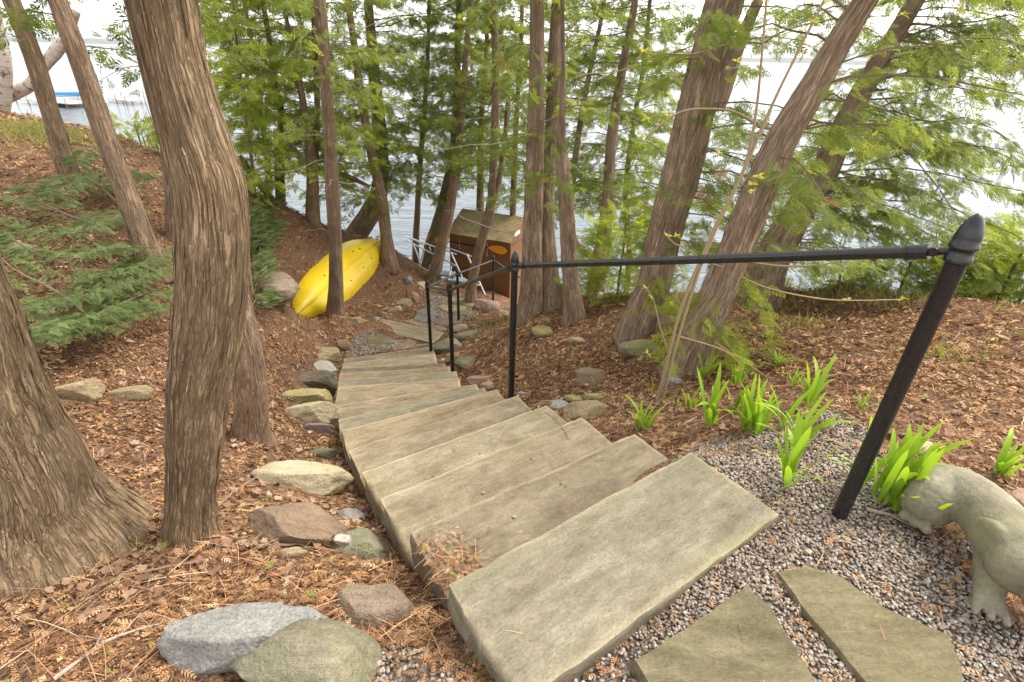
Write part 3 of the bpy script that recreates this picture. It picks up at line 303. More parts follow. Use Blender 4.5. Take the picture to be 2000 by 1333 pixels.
BOUGHS = [[(-2.966, 3.308, -0.426), (-3.323, 3.46, -0.186), (-3.65, 3.504, 0.026), (-3.998, 3.743, 0.217)], [(-3.322, 4.51, -0.363), (-3.241, 3.768, -0.249), (-3.253, 3.353, -0.144), (-3.246, 3.073, -0.043)],
 [(-3.162, 4.272, -0.461), (-3.09, 3.682, -0.341), (-3.04, 3.221, -0.237), (-2.978, 2.872, -0.116)], [(-4.275, 5.515, -0.034), (-4.623, 5.671, 0.153), (-4.419, 4.955, 0.209), (-4.375, 4.475, 0.28)],
 [(-4.101, 5.385, -0.104), (-3.763, 4.464, 0.016), (-3.864, 4.124, 0.113), (-4.129, 4.056, 0.246)], [(-3.452, 4.616, -0.253), (-3.51, 4.302, -0.111), (-3.558, 3.884, -0.01), (-3.731, 3.716, 0.128)],
 [(-3.011, 3.988, -0.52), (-2.969, 3.715, -0.427), (-2.988, 3.396, -0.293), (-3.002, 3.213, -0.182)], [(-4.255, 5.82, -0.061), (-4.863, 6.279, 0.177), (-5.141, 6.448, 0.325), (-4.872, 5.885, 0.348)],
 [(-3.901, 4.671, -0.03), (-4.133, 4.624, 0.099), (-4.438, 4.734, 0.224), (-4.663, 5.1, 0.334)], [(-3.684, 3.857, -0.097), (-3.886, 3.885, 0.045), (-4.034, 3.884, 0.155), (-3.947, 3.631, 0.201)],
 [(-2.988, 3.396, -0.433), (-2.991, 3.221, -0.327), (-3.0, 3.05, -0.217), (-2.96, 2.847, -0.119)], [(-4.509, 5.576, 0.055), (-4.646, 6.116, 0.13), (-4.513, 6.345, 0.118), (-4.379, 6.306, 0.139)],
 [(-3.572, 5.092, -0.385), (-3.315, 4.217, -0.243), (-3.299, 3.926, -0.162), (-3.354, 3.724, -0.044)]]
BOUGHS2 = [[(-3.327, 6.148, -1.198), (-3.95, 7.804, -1.142), (-4.043, 8.423, -0.832), (-4.062, 8.814, -0.686)],
 [(-3.291, 5.965, -1.26), (-3.859, 7.337, -1.304), (-4.107, 7.821, -0.825), (-4.147, 8.125, -0.671)], [(-3.225, 5.849, -1.346), (-3.218, 6.108, -1.314), (-3.155, 6.221, -1.359)],
 [(-3.932, 7.468, -1.271), (-3.93, 8.047, -1.137), (-3.9, 8.411, -0.998)], [(-3.949, 7.325, -1.22), (-4.065, 7.783, -0.973), (-4.134, 8.383, -0.739)],
 [(-3.134, 5.519, -1.323), (-3.223, 5.903, -1.292), (-3.223, 6.197, -1.238)]]
BUSHES = [(1.254, 5.758, -1.075), (1.419, 7.583, -1.99), (4.545, 4.504, -0.533), (4.786, 4.53, -0.484), (4.357, 4.835, -0.553), (4.042, 5.054, -0.572), (3.714, 5.554, -0.699), (3.412, 5.83, -0.821),
 (4.909, 4.148, -0.555), (-6.828, 9.854, -0.575), (-7.59, 11.078, -0.223)]
GRASS = [(3.255, 5.105, -0.705), (3.378, 4.977, -0.628), (3.551, 4.778, -0.552), (3.654, 4.639, -0.515), (2.752, 5.392, -0.848), (2.475, 5.492, -0.997), (2.954, 5.198, -0.847), (3.599, 4.314, -0.421),
 (2.709, 2.801, -0.138), (2.239, 3.624, -0.366), (-1.007, 9.031, -2.947), (-0.169, 7.217, -2.177), (-0.295, 6.5, -2.025), (-6.319, 6.946, 0.409), (-6.212, 7.204, 0.379), (-6.441, 6.956, 0.447),
 (-6.012, 7.351, 0.314), (-6.13, 6.844, 0.348)]
LAKE = {'blue': [(20.999, 31.932, -5.2), (20.207, 29.349, -5.2), (21.388, 27.312, -5.2), (22.669, 28.177, -5.2)],
 'dockL': [(-61.852, 69.176, -5.0), (-52.089, 65.039, -5.0), (-55.827, 74.842, -5.0), (-48.899, 70.532, -5.0)],
 'dockR': [(16.617, 33.291, -5.0), (19.354, 33.65, -5.0), (23.209, 35.263, -5.0), (36.26, 40.54, -5.0), (36.496, 39.023, -5.0)]}

# ---------------------------------------------------------------- helpers: objects
def tag(o, label=None, cat=None, group=None, kind=None):
    if label: o['label'] = label
    if cat: o['category'] = cat
    if group: o['group'] = group
    if kind: o['kind'] = kind
    return o
def empty(name, loc=(0, 0, 0), label=None, cat=None, group=None):
    o = bpy.data.objects.new(name, None); col.objects.link(o); o.location = loc; o.empty_display_size = .1
    return tag(o, label, cat, group)
def link(name, me, mat=None, parent=None):
    o = bpy.data.objects.new(name, me); col.objects.link(o)
    if mat and not me.materials: me.materials.append(mat)
    if parent:
        o.parent = parent
        if parent.type == 'EMPTY': o.matrix_parent_inverse = Matrix.Translation(-parent.location)
    return o
def mesh(name, V, F, smooth=True, attrs=None):
    """V (n,3) array; F array (m,k) or list of index tuples."""
    me = bpy.data.meshes.new(name); V = np.asarray(V, np.float32)
    if isinstance(F, np.ndarray):
        m, k = F.shape
        me.vertices.add(len(V)); me.vertices.foreach_set('co', V.ravel())
        me.loops.add(m * k); me.loops.foreach_set('vertex_index', F.astype(np.int32).ravel())
        me.polygons.add(m); me.polygons.foreach_set('loop_start', np.arange(0, m * k, k, dtype=np.int32))
        me.update(calc_edges=True)
    else:
        me.from_pydata([tuple(map(float, v)) for v in V], [], F)
    if smooth: me.polygons.foreach_set('use_smooth', np.ones(len(me.polygons), bool))
    for k, a in (attrs or {}).items():
        a = np.asarray(a, np.float32)
        if a.ndim == 1:
            at = me.attributes.new(k, 'FLOAT', 'POINT'); at.data.foreach_set('value', a)
        else:
            at = me.attributes.new(k, 'FLOAT_VECTOR', 'POINT'); at.data.foreach_set('vector', a.ravel())
    me.update()
    return me
class MB:
    """collects pieces of one part"""
    def __init__(s): s.V = []; s.F = []; s.n = 0
    def add(s, V, F):
        s.V.append(np.asarray(V, float)); s.F += [tuple(int(i) + s.n for i in f) for f in F]; s.n += len(V); return s
    def box(s, c, size, rot=None, bev=0.0):
        h = np.array(size) / 2.
        V = np.array([(x, y, z) for x in (-1, 1) for y in (-1, 1) for z in (-1, 1)]) * h
        F = [(0, 1, 3, 2), (4, 6, 7, 5), (0, 4, 5, 1), (2, 3, 7, 6), (0, 2, 6, 4), (1, 5, 7, 3)]
        if rot is not None: V = V @ np.array(rot).T
        return s.add(V + np.array(c), F)
    def tube(s, P, r, seg=12, cap=True):
        V, F, _ = tube(P, r, seg, cap); return s.add(V, F)
    def hexa(s, P8):      # 0-3 bottom loop, 4-7 top loop
        return s.add(P8, [(0, 3, 2, 1), (4, 5, 6, 7), (0, 1, 5, 4), (1, 2, 6, 5), (2, 3, 7, 6), (3, 0, 4, 7)])
    def obj(s, name, mat, parent=None, smooth=True, bevel=0):
        me = mesh(name, np.concatenate(s.V), s.F, smooth)
        o = link(name, me, mat, parent)
        if smooth: me.set_sharp_from_angle(angle=R(40))
        if bevel:
            b = o.modifiers.new('bevel', 'BEVEL'); b.width = bevel; b.segments = 2; b.limit_method = 'ANGLE'
        return o
def frames(P):
    P = np.asarray(P, float); T = np.gradient(P, axis=0); T /= np.linalg.norm(T, axis=1)[:, None] + 1e-12
    up = np.array([1., 0, 0]) if abs(T[0][0]) < .8 else np.array([0, 1., 0])
    N = []; n = up - T[0] * (up @ T[0]); n /= np.linalg.norm(n)
    for t in T:
        n = n - t * (n @ t); n /= np.linalg.norm(n); N.append(n)
    N = np.array(N); return P, T, N, np.cross(T, N)
def tube(P, r, seg=12, cap=True, disp=None):
    P, T, N, B = frames(P); n = len(P); r = np.broadcast_to(np.asarray(r, float), (n,))
    th = np.arange(seg) * 2 * math.pi / seg
    rr = r[:, None] * np.ones(seg) if disp is None else r[:, None] * disp
    V = P[:, None] + rr[..., None] * (np.cos(th)[None, :, None] * N[:, None] + np.sin(th)[None, :, None] * B[:, None])
    i = np.arange(n - 1)[:, None] * seg; j = np.arange(seg)[None]; j2 = (j + 1) % seg
    F = np.stack([i + j, i + j2, i + seg + j2, i + seg + j], -1).reshape(-1, 4)
    V = V.reshape(-1, 3); F = [tuple(f) for f in F]
    if cap: F += [tuple(range(seg - 1, -1, -1)), tuple(range((n - 1) * seg, n * seg))]
    return V, F, th
def lathe(prof, seg=24):
    prof = np.array(prof, float); n = len(prof); th = np.arange(seg) * 2 * math.pi / seg
    V = np.stack([prof[:, None, 0] * np.cos(th), prof[:, None, 0] * np.sin(th), np.repeat(prof[:, 1:2], seg, 1)], -1).reshape(-1, 3)
    F = [(i * seg + j, i * seg + (j + 1) % seg, (i + 1) * seg + (j + 1) % seg, (i + 1) * seg + j) for i in range(n - 1) for j in range(seg)]
    return V, F
def smooth_path(P, step):
    """Catmull-Rom resample of rows (x,y,z,r,...)"""
    P = np.asarray(P, float); Q = np.vstack([2 * P[0] - P[1], P, 2 * P[-1] - P[-2]]); out = []
    for i in range(1, len(Q) - 2):
        p0, p1, p2, p3 = Q[i - 1:i + 3]; L = np.linalg.norm((p2 - p1)[:3]); m = max(1, int(L / step))
        for t in np.arange(m) / m:
            out.append(.5 * (2 * p1 + (p2 - p0) * t + (2 * p0 - 5 * p1 + 4 * p2 - p3) * t * t + (3 * p1 - p0 - 3 * p2 + p3) * t ** 3))
    out.append(P[-1]); return np.array(out)
def stamp(tv, tf, M, T, val):
    n, nv = len(M), len(tv)
    V = np.einsum('nij,vj->nvi', M, tv) + T[:, None]
    F = tf[None] + (np.arange(n) * nv)[:, None, None]
    return V.reshape(-1, 3), F.reshape(-1, tf.shape[1]), np.repeat(val, nv)
def basis_from(X, Zhint):
    X = X / (np.linalg.norm(X, axis=1)[:, None] + 1e-9)
    Z = Zhint - X * (Zhint * X).sum(1)[:, None]; Z /= np.linalg.norm(Z, axis=1)[:, None] + 1e-9
    Y = np.cross(Z, X); return np.stack([X, Y, Z], -1)
def fbm(p, o=3): return noise.fractal(Vector(p), 1.0, 2.0, o)
def nz(x, y, z): return noise.noise((x, y, z))

# ---------------------------------------------------------------- helpers: materials
class NT:
    def __init__(s, name):
        s.m = bpy.data.materials.new(name); s.m.use_nodes = True; s.t = s.m.node_tree; s.t.nodes.clear()
        s.out = s.t.nodes.new('ShaderNodeOutputMaterial')
    def n(s, t, ins=None, **kw):
        nd = s.t.nodes.new('ShaderNode' + t)
        for k, v in kw.items(): setattr(nd, k, v)
        for k, v in (ins or {}).items(): s.set(nd, k, v)
        return nd
    def set(s, nd, k, v):
        if isinstance(v, bpy.types.NodeSocket): s.t.links.new(v, nd.inputs[k])
        else: nd.inputs[k].default_value = v
    def ramp(s, fac, stops, interp='LINEAR'):
        r = s.t.nodes.new('ShaderNodeValToRGB'); r.color_ramp.interpolation = interp
        e = r.color_ramp.elements
        while len(e) < len(stops): e.new(.5)
        for i, (p, c) in enumerate(stops): e[i].position = p; e[i].color = (*c, 1)
        s.t.links.new(fac, r.inputs[0]); return r.outputs[0]
    def noise(s, vec, scale, detail=4, rough=.55, dist=0):
        return s.n('TexNoise', {'Vector': vec, 'Scale': scale, 'Detail': detail, 'Roughness': rough, 'Distortion': dist}).outputs[0]
    def mapv(s, vec, scale=(1, 1, 1), loc=(0, 0, 0), rot=(0, 0, 0)):
        return s.n('Mapping', {'Vector': vec, 'Scale': scale, 'Location': loc, 'Rotation': rot}).outputs[0]
    def mix(s, f, a, b, mode='MIX'):
        m = s.t.nodes.new('ShaderNodeMix'); m.data_type = 'RGBA'; m.blend_type = mode
        for k, v in ((0, f), (6, a), (7, b)):
            if isinstance(v, bpy.types.NodeSocket): s.t.links.new(v, m.inputs[k])
            else: m.inputs[k].default_value = v if k == 0 else (*v[:3], 1)
        return m.outputs[2]
    def math(s, op, a, b=0.5, clamp=False):
        m = s.t.nodes.new('ShaderNodeMath'); m.operation = op; m.use_clamp = clamp
        for k, v in ((0, a), (1, b)):
            if isinstance(v, bpy.types.NodeSocket): s.t.links.new(v, m.inputs[k])
            else: m.inputs[k].default_value = v
        return m.outputs[0]
    def obj(s): return s.n('TexCoord').outputs['Object']
    def attr(s, name, out='Fac'): return s.n('Attribute', attribute_name=name).outputs[out]
    def rnd(s): return s.n('ObjectInfo').outputs['Random']
    def bump(s, h, strength=.5, dist=.01, normal=None):
        b = s.n('Bump', {'Height': h, 'Strength': strength, 'Distance': dist})
        if normal: s.t.links.new(normal, b.inputs['Normal'])
        return b.outputs[0]
    def pbr(s, color, rough=.8, normal=None, metal=0, spec=.3, extra=None):
        p = s.n('BsdfPrincipled', {'Roughness': rough, 'Metallic': metal, 'Specular IOR Level': spec})
        s.set(p, 'Base Color', color if isinstance(color, bpy.types.NodeSocket) else (*color, 1))
        if normal: s.t.links.new(normal, p.inputs['Normal'])
        for k, v in (extra or {}).items(): s.set(p, k, v)
        s.t.links.new(p.outputs[0], s.out.inputs[0]); return s.m
def bark_mat(name, dark, mid, light, scale=1.0, moss=0.0):
    t = NT(name); b = t.attr('bark', 'Vector'); s = t.attr('bseed')
    v = t.n('VectorMath', {0: b, 1: t.n('CombineXYZ', {0: s, 1: s, 2: s}).outputs[0]}, operation='ADD').outputs[0]
    warp = t.noise(t.mapv(v, (5, 5, 2.2)), 1.6, 3); warp2 = t.noise(t.mapv(v, (5, 5, 2.2), (7, 3, 1)), 1.6, 3)
    vw = t.n('VectorMath', {0: v, 1: t.n('VectorMath', {0: t.n('CombineXYZ', {0: warp, 1: warp2, 2: 0.0}).outputs[0], 'Scale': .028}, operation='SCALE').outputs[0]}, operation='ADD').outputs[0]
    # plates split by long narrow cracks, fibres inside the plates
    c1 = t.math('ABSOLUTE', t.math('SUBTRACT', t.noise(t.mapv(vw, (1, 1, .055)), 34 * scale, 3, .5, .25), .5))
    c2 = t.math('ABSOLUTE', t.math('SUBTRACT', t.noise(t.mapv(vw, (1, 1, .085), (3, 1, 2)), 64 * scale, 3, .5, .3), .5))
    cr = t.math('MULTIPLY', t.math('MINIMUM', t.math('MULTIPLY', c1, 13.0), 1.0), t.math('MINIMUM', t.math('ADD', t.math('MULTIPLY', c2, 9.0), .25), 1.0))
    fib = t.noise(t.mapv(vw, (1, 1, .05)), 150 * scale, 4, .65); f2 = t.noise(t.mapv(vw, (1, 1, .16), (9, 2, 4)), 26 * scale, 4, .6); f3 = t.noise(v, 3.0, 4, .6)
    tone = t.math('ADD', t.math('MULTIPLY', f2, .6), t.math('MULTIPLY', fib, .4))
    c = t.ramp(tone, [(.33, [x * .62 for x in mid]), (.5, mid), (.66, light)])
    c = t.mix(.7, c, t.mix(1.0, c, t.ramp(f3, [(.3, (.62, .60, .57)), (.7, (1.22, 1.18, 1.10))]), 'MULTIPLY'))
    c = t.mix(t.ramp(cr, [(.05, (.75, .75, .75)), (.45, (0, 0, 0))]), c, dark)
    if moss: c = t.mix(t.ramp(t.noise(v, 6, 4), [(.5 - moss * .2, (0, 0, 0)), (.68, (.7, .7, .7))]), c, (.10, .12, .03))
    h = t.math('ADD', t.math('MULTIPLY', cr, 1.0), t.math('MULTIPLY', fib, .45))
    return t.pbr(c, .92, t.bump(h, 1.0, .010), spec=.12)
BARK = bark_mat('bark_cedar_near', (.115, .080, .050), (.300, .212, .128), (.46, .352, .232), 1.5)
BARK2 = bark_mat('bark_cedar', (.13, .088, .060), (.32, .222, .150), (.46, .345, .245), 1.2)
BARKM = bark_mat('bark_mossy', (.10, .075, .046), (.27, .21, .13), (.43, .36, .24), 1.2, .8)
BARKR = bark_mat('bark_cedar_pale', (.135, .094, .065), (.36, .262, .185), (.52, .405, .30), 1.3)
def birch_mat():
    t = NT('bark_birch'); v = t.attr('bark', 'Vector')
    l = t.noise(t.mapv(v, (1, 1, 9)), 7, 4, .6); p = t.noise(v, 9, 4, .6)
    c = t.ramp(l, [(.30, (.05, .04, .035)), (.42, (.50, .42, .36)), (.6, (.62, .55, .49))])
    c = t.mix(t.ramp(p, [(.55, (0, 0, 0)), (.66, (1, 1, 1))]), c, (.10, .08, .07))
    return t.pbr(c, .8, t.bump(l, .5, .01))
BIRCH = birch_mat()
def leaf_mat(name, stops, trans=.35, rough=.55):
    t = NT(name); c = t.ramp(t.attr('rnd'), stops)
    d = t.n('BsdfPrincipled', {'Base Color': c, 'Roughness': rough, 'Specular IOR Level': .25})
    tr = t.n('BsdfTranslucent', {'Color': t.mix(.5, c, t.mix(1.0, c, (1.5, 1.35, .6), 'MULTIPLY'))})
    m = t.n('MixShader', {0: trans, 1: d.outputs[0], 2: tr.outputs[0]}); t.t.links.new(m.outputs[0], t.out.inputs[0]); return t.m
FOL = leaf_mat('foliage_cedar', [(0, (.095, .125, .026)), (.45, (.195, .250, .052)), (.8, (.285, .345, .075)), (.965, (.38, .43, .10)), (1, (.36, .18, .08))], .6)
FOLB = leaf_mat('foliage_cedar_bright', [(0, (.18, .22, .028)), (.5, (.30, .37, .050)), (1, (.42, .46, .075))], .6)
FOLD = leaf_mat('foliage_hemlock', [(0, (.062, .090, .028)), (.5, (.135, .182, .056)), (1, (.24, .29, .098))], .32)
SHOOT = leaf_mat('leaf_shoot', [(0, (.34, .46, .13)), (.25, (.20, .35, .025)), (.7, (.29, .44, .035)), (.96, (.42, .52, .06)), (1, (.44, .35, .11))], .42, .4)
BUD = leaf_mat('leaf_bud', [(0, (.45, .46, .05)), (1, (.62, .56, .08))], .4)
GRASSM = leaf_mat('grass_blade', [(0, (.16, .22, .04)), (.5, (.30, .33, .08)), (1, (.45, .38, .16))], .3)
LITTER = leaf_mat('litter_needles', [(0, (.055, .029, .017)), (.22, (.180, .092, .047)), (.5, (.345, .185, .088)), (.68, (.45, .25, .120)), (.82, (.50, .325, .18)), (.93, (.57, .43, .28)), (.962, (.64, .27, .055)), (.972, (.20, .26, .045)), (1, (.26, .32, .06))], .12, .8)
LITTERF = leaf_mat('litter_leaves', [(0, (.13, .07, .042)), (.4, (.22, .122, .075)), (.8, (.32, .20, .13)), (1, (.42, .30, .21))], .1, .8)
TWIGM = NT('twig_bark').pbr((.21, .145, .095), .85)
def ground_mat():
    t = NT('ground_litter'); o = t.obj(); g = t.attr('gravel')
    a = t.noise(o, 9, 5, .6); b = t.noise(o, 70, 4, .65); big = t.noise(o, 1.4, 3)
    c = t.ramp(b, [(.30, (.024, .016, .011)), (.45, (.100, .060, .039)), (.57, (.20, .125, .080)), (.72, (.35, .245, .17))])
    c = t.mix(t.ramp(a, [(.35, (0, 0, 0)), (.7, (.7, .7, .7))]), c, t.mix(1.0, c, (1.35, 1.0, .75), 'MULTIPLY'))
    c = t.mix(t.ramp(big, [(.5, (0, 0, 0)), (.7, (.4, .4, .4))]), c, (.16, .11, .06))
    vor = t.n('TexVoronoi', {'Vector': o, 'Scale': 75.0})
    pc = t.ramp(t.n('SeparateColor', {0: vor.outputs['Color']}).outputs[0], [(0, (.08, .065, .05)), (.4, (.17, .145, .12)), (.75, (.25, .22, .19)), (1, (.38, .36, .33))])
    pc = t.mix(t.ramp(vor.outputs['Distance'], [(.25, (0, 0, 0)), (.75, (1, 1, 1))]), pc, (.07, .05, .04))
    gf = t.ramp(t.math('ADD', g, t.math('MULTIPLY', t.math('SUBTRACT', t.noise(o, 14, 4), .5), .7)), [(.42, (0, 0, 0)), (.56, (1, 1, 1))])
    c = t.mix(gf, c, pc)
    return t.pbr(c, .95, t.bump(t.math('ADD', b, a), .8, .02), spec=.1)
GROUND = ground_mat()
def slab_mat(name, c1, c2, c3, moss):
    t = NT(name); o = t.obj(); r = t.rnd()
    v = t.n('VectorMath', {0: o, 1: t.n('CombineXYZ', {0: t.math('MULTIPLY', r, 37.0), 1: t.math('MULTIPLY', r, 11.0), 2: 0.0}).outputs[0]}, operation='ADD').outputs[0]
    s1 = t.noise(t.mapv(v, (1.0, 3.4, 3.4)), 3.2, 10, .72, .2); s2 = t.noise(t.mapv(v, (.7, 1.3, 1)), 120, 5, .75); s3 = t.noise(t.mapv(v, (1, 1.8, 1)), 16, 7, .72, .2)
    c = t.ramp(s1, [(.32, c1), (.5, c2), (.66, c3)])
    c = t.mix(.6, c, t.mix(1.0, c, t.ramp(s3, [(.3, (.62, .60, .55)), (.7, (1.22, 1.2, 1.15))]), 'MULTIPLY'))
    c = t.mix(.7, c, t.mix(1.0, c, t.ramp(s2, [(.3, (.55, .55, .55)), (.7, (1.35, 1.35, 1.35))]), 'MULTIPLY'))
    c = t.mix(1.0, c, t.ramp(r, [(0, (.74, .75, .75)), (.5, (.98, .97, .95)), (1, (1.20, 1.13, 1.03))]), 'MULTIPLY')
    mo = t.math('ADD', t.noise(v, 2.6, 5, .65), t.math('MULTIPLY', t.attr('edge'), moss))
    c = t.mix(t.ramp(mo, [(.60, (0, 0, 0)), (.84, (.5, .5, .5))]), c, (.175, .165, .075))
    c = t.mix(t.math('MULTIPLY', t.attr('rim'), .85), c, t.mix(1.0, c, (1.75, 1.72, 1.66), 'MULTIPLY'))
    c = t.mix(t.ramp(t.math('ADD', t.math('MULTIPLY', t.attr('dirt_shade'), .38), t.math('MULTIPLY', t.noise(v, 7, 6, .7), .8)), [(.52, (0, 0, 0)), (.78, (.55, .55, .55))]), c, (.085, .062, .038))  # noisy dirt mixed with painted shade, darkening each tread toward the riser behind
    dk = t.noise(t.mapv(v, (1, 1, 1), (5, 3, 1)), 5.5, 4, .6)
    c = t.mix(t.ramp(dk, [(.60, (0, 0, 0)), (.72, (.35, .35, .35))]), c, (.16, .14, .09))
    h = t.math('ADD', t.math('MULTIPLY', s1, 1.6), t.math('ADD', t.math('MULTIPLY', s2, .5), s3))
    return t.pbr(c, .9, t.bump(h, .75, .014), spec=.15)
SLAB = slab_mat('stone_sandstone_grey', (.195, .165, .113), (.285, .250, .180), (.38, .340, .255), .22)
SLABW = slab_mat('stone_sandstone_warm', (.190, .150, .101), (.285, .234, .162), (.38, .320, .230), .12)
FLAGM = slab_mat('stone_flag_mossy', (.125, .106, .062), (.195, .168, .102), (.27, .238, .155), .25)
FLAGP = slab_mat('stone_flag_pink', (.17, .12, .09), (.25, .185, .135), (.33, .26, .20), .2)
FLAGB = slab_mat('stone_flag_blue', (.12, .12, .11), (.18, .18, .165), (.25, .25, .225), .1)
def rock_mat(key, c1, c2, moss, speck=.5, band=1.0):
    t = NT('rock_' + key); o = t.obj(); r = t.rnd()
    v = t.n('VectorMath', {0: o, 1: t.n('CombineXYZ', {0: t.math('MULTIPLY', r, 53.0), 1: r, 2: r}).outputs[0]}, operation='ADD').outputs[0]
    big = t.noise(t.mapv(v, (1, 1, 1), rot=(.5, .4, .2)), 3.2, 5, .6, .5)
    bd = t.noise(t.mapv(v, (1.5, 9, 5), rot=(.4, .5, .6)), 4.0, 5, .65, .5)
    fine = t.noise(v, 85, 4, .7)
    f = t.math('ADD', t.math('MULTIPLY', big, 1 - .5 * band), t.math('MULTIPLY', bd, .5 * band))
    c = t.ramp(f, [(.32, c1), (.66, c2)])
    c = t.mix(speck, c, t.mix(1.0, c, t.ramp(fine, [(.3, (.55, .55, .55)), (.7, (1.4, 1.4, 1.4))]), 'MULTIPLY'))
    if moss: c = t.mix(t.ramp(t.noise(v, 6, 5, .65), [(.5, (0, 0, 0)), (.72, (moss, moss, moss))]), c, (.19, .20, .05))
    return t.pbr(c, .88, t.bump(t.math('ADD', t.math('ADD', f, t.math('MULTIPLY', t.noise(v, 24, 6, .7), .6)), t.math('MULTIPLY', fine, .4)), .9, .028), spec=.2)
ROCKM = {k: rock_mat(k, *a) for k, a in dict(
    greyblue=((.205, .198, .178), (.33, .32, .288), 0, .9, .3), greygreen=((.14, .128, .085), (.30, .27, .18), .2, .5, 1), browngrey=((.16, .11, .08), (.34, .26, .19), .2), mossgrey=((.17, .16, .10), (.33, .31, .20), .5),
    brown=((.15, .10, .07), (.33, .235, .15), .12), grey=((.20, .18, .16), (.40, .37, .33), .1, .9, .2), tan=((.24, .18, .10), (.42, .33, .20), .2), cream=((.34, .27, .16), (.56, .48, .32), .25, .4, 1),
    darkgreen=((.09, .09, .06), (.20, .19, .12), .3), yellow=((.26, .21, .09), (.46, .39, .19), .5), purple=((.16, .12, .11), (.28, .23, .20), .1), dark=((.10, .08, .06), (.23, .185, .13), .15),
    white=((.25, .24, .21), (.50, .46, .39), .1), greytan=((.17, .14, .10), (.33, .28, .20), .25), pink=((.28, .17, .12), (.46, .32, .25), .05), redgrey=((.20, .15, .12), (.42, .27, .20), .2, .5, .6)).items()}
def pebble_mat():
    t = NT('pebbles'); c = t.ramp(t.attr('rnd'), [(0, (.095, .064, .045)), (.2, (.18, .130, .093)), (.42, (.265, .203, .150)), (.62, (.31, .252, .198)), (.8, (.25, .230, .202)), (.93, (.36, .318, .27)), (1, (.50, .47, .415))], 'LINEAR')
    c = t.mix(.3, c, t.mix(1.0, c, t.ramp(t.noise(t.obj(), 260, 3), [(.3, (.6, .58, .55)), (.7, (1.35, 1.35, 1.35))]), 'MULTIPLY'))
    return t.pbr(c, .6, spec=.35)
PEBBLE = pebble_mat()
def black_mat():
    t = NT('paint_black_metal'); n = t.noise(t.obj(), 45, 4, .7)
    c = t.mix(t.ramp(t.noise(t.obj(), 130, 2), [(.70, (0, 0, 0)), (.76, (.5, .5, .5))]), (.012, .012, .012), (.16, .15, .13))
    return t.pbr(c, t.ramp(n, [(.3, (.22, .22, .22)), (.8, (.42, .42, .42))]), t.bump(n, .05, .002), spec=.5)
BLACK = black_mat()
def alu_mat():
    t = NT('aluminium'); n = t.noise(t.obj(), 12, 4)
    return t.pbr(t.ramp(n, [(.3, (.42, .43, .44)), (.7, (.62, .63, .64))]), .42, metal=.75, spec=.5)
ALU = alu_mat()
TREAD = NT('tread_grey').pbr((.20, .23, .26), .6)
def kayak_mat():
    t = NT('plastic_yellow'); o = t.obj(); n = t.noise(o, 3, 3); s = t.noise(t.mapv(o, (1, 12, 1)), 9, 3)
    c = t.ramp(n, [(.3, (.72, .47, .012)), (.7, (.80, .58, .022))])
    c = t.mix(t.ramp(s, [(.62, (0, 0, 0)), (.72, (.35, .35, .35))]), c, (.62, .38, .03))
    return t.pbr(c, .30, t.bump(n, .05, .02), spec=.45)
YEL = kayak_mat()
DARKHOLE = NT('scupper_dark').pbr((.10, .07, .02), .8)
WHITE_ROPE = NT('rope_white').pbr((.72, .70, .64), .8)
def shed_mat():
    t = NT('paint_brown_plywood'); o = t.obj(); n = t.noise(t.mapv(o, (8, 8, 1)), 6, 4, .6); b = t.noise(o, 2.2, 4)
    c = t.ramp(n, [(.3, (.175, .080, .030)), (.7, (.235, .115, .045))]); c = t.mix(t.ramp(b, [(.4, (0, 0, 0)), (.75, (.4, .4, .4))]), c, (.20, .09, .035))
    return t.pbr(c, .7, t.bump(n, .2, .003))
SHEDM = shed_mat()
def roof_mat():
    t = NT('plywood_roof_mossy'); o = t.obj(); n = t.noise(t.mapv(o, (1.5, 9, 9)), 5, 4); m = t.noise(o, 3.5, 5, .65)
    c = t.ramp(n, [(.3, (.21, .155, .075)), (.7, (.34, .27, .15))]); c = t.mix(t.ramp(m, [(.42, (0, 0, 0)), (.66, (.75, .75, .75))]), c, (.10, .085, .03))
    return t.pbr(c, .9, t.bump(n, .4, .005))
ROOFM = roof_mat()
ORANGE = NT('plastic_orange').pbr((.75, .30, .018), .35)
SHAFT = NT('shaft_black').pbr((.03, .028, .025), .4)
PAPER = NT('sticker_white').pbr((.75, .75, .72), .6)
def wood_mat(name, a, b):
    t = NT(name); n = t.noise(t.mapv(t.obj(), (2, 14, 14)), 4, 4); return t.pbr(t.ramp(n, [(.3, a), (.7, b)]), .85, t.bump(n, .3, .004))
WOOD = wood_mat('wood_weathered', (.24, .17, .10), (.42, .32, .21))
DOCKW = wood_mat('wood_dock_grey', (.28, .26, .23), (.46, .43, .39))
BLUE = NT('paint_blue').pbr((.05, .22, .50), .5)
WHITEP = NT('paint_white').pbr((.72, .72, .70), .5)
def statue_mat():
    t = NT('concrete_statue'); o = t.obj(); n = t.noise(o, 7, 5, .6); f = t.noise(o, 60, 4, .7); m = t.noise(o, 4, 5, .65)
    c = t.ramp(n, [(.3, (.14, .125, .085)), (.55, (.255, .228, .162)), (.75, (.37, .338, .25))]); c = t.mix(.4, c, t.mix(1.0, c, t.ramp(f, [(.3, (.65, .65, .65)), (.7, (1.25, 1.25, 1.25))]), 'MULTIPLY'))
    c = t.mix(t.ramp(m, [(.48, (0, 0, 0)), (.72, (.5, .5, .5))]), c, (.20, .205, .09))
    return t.pbr(c, .9, t.bump(t.math('ADD', n, t.math('MULTIPLY', f, .45)), .9, .014), spec=.15)
STATUEM = statue_mat()
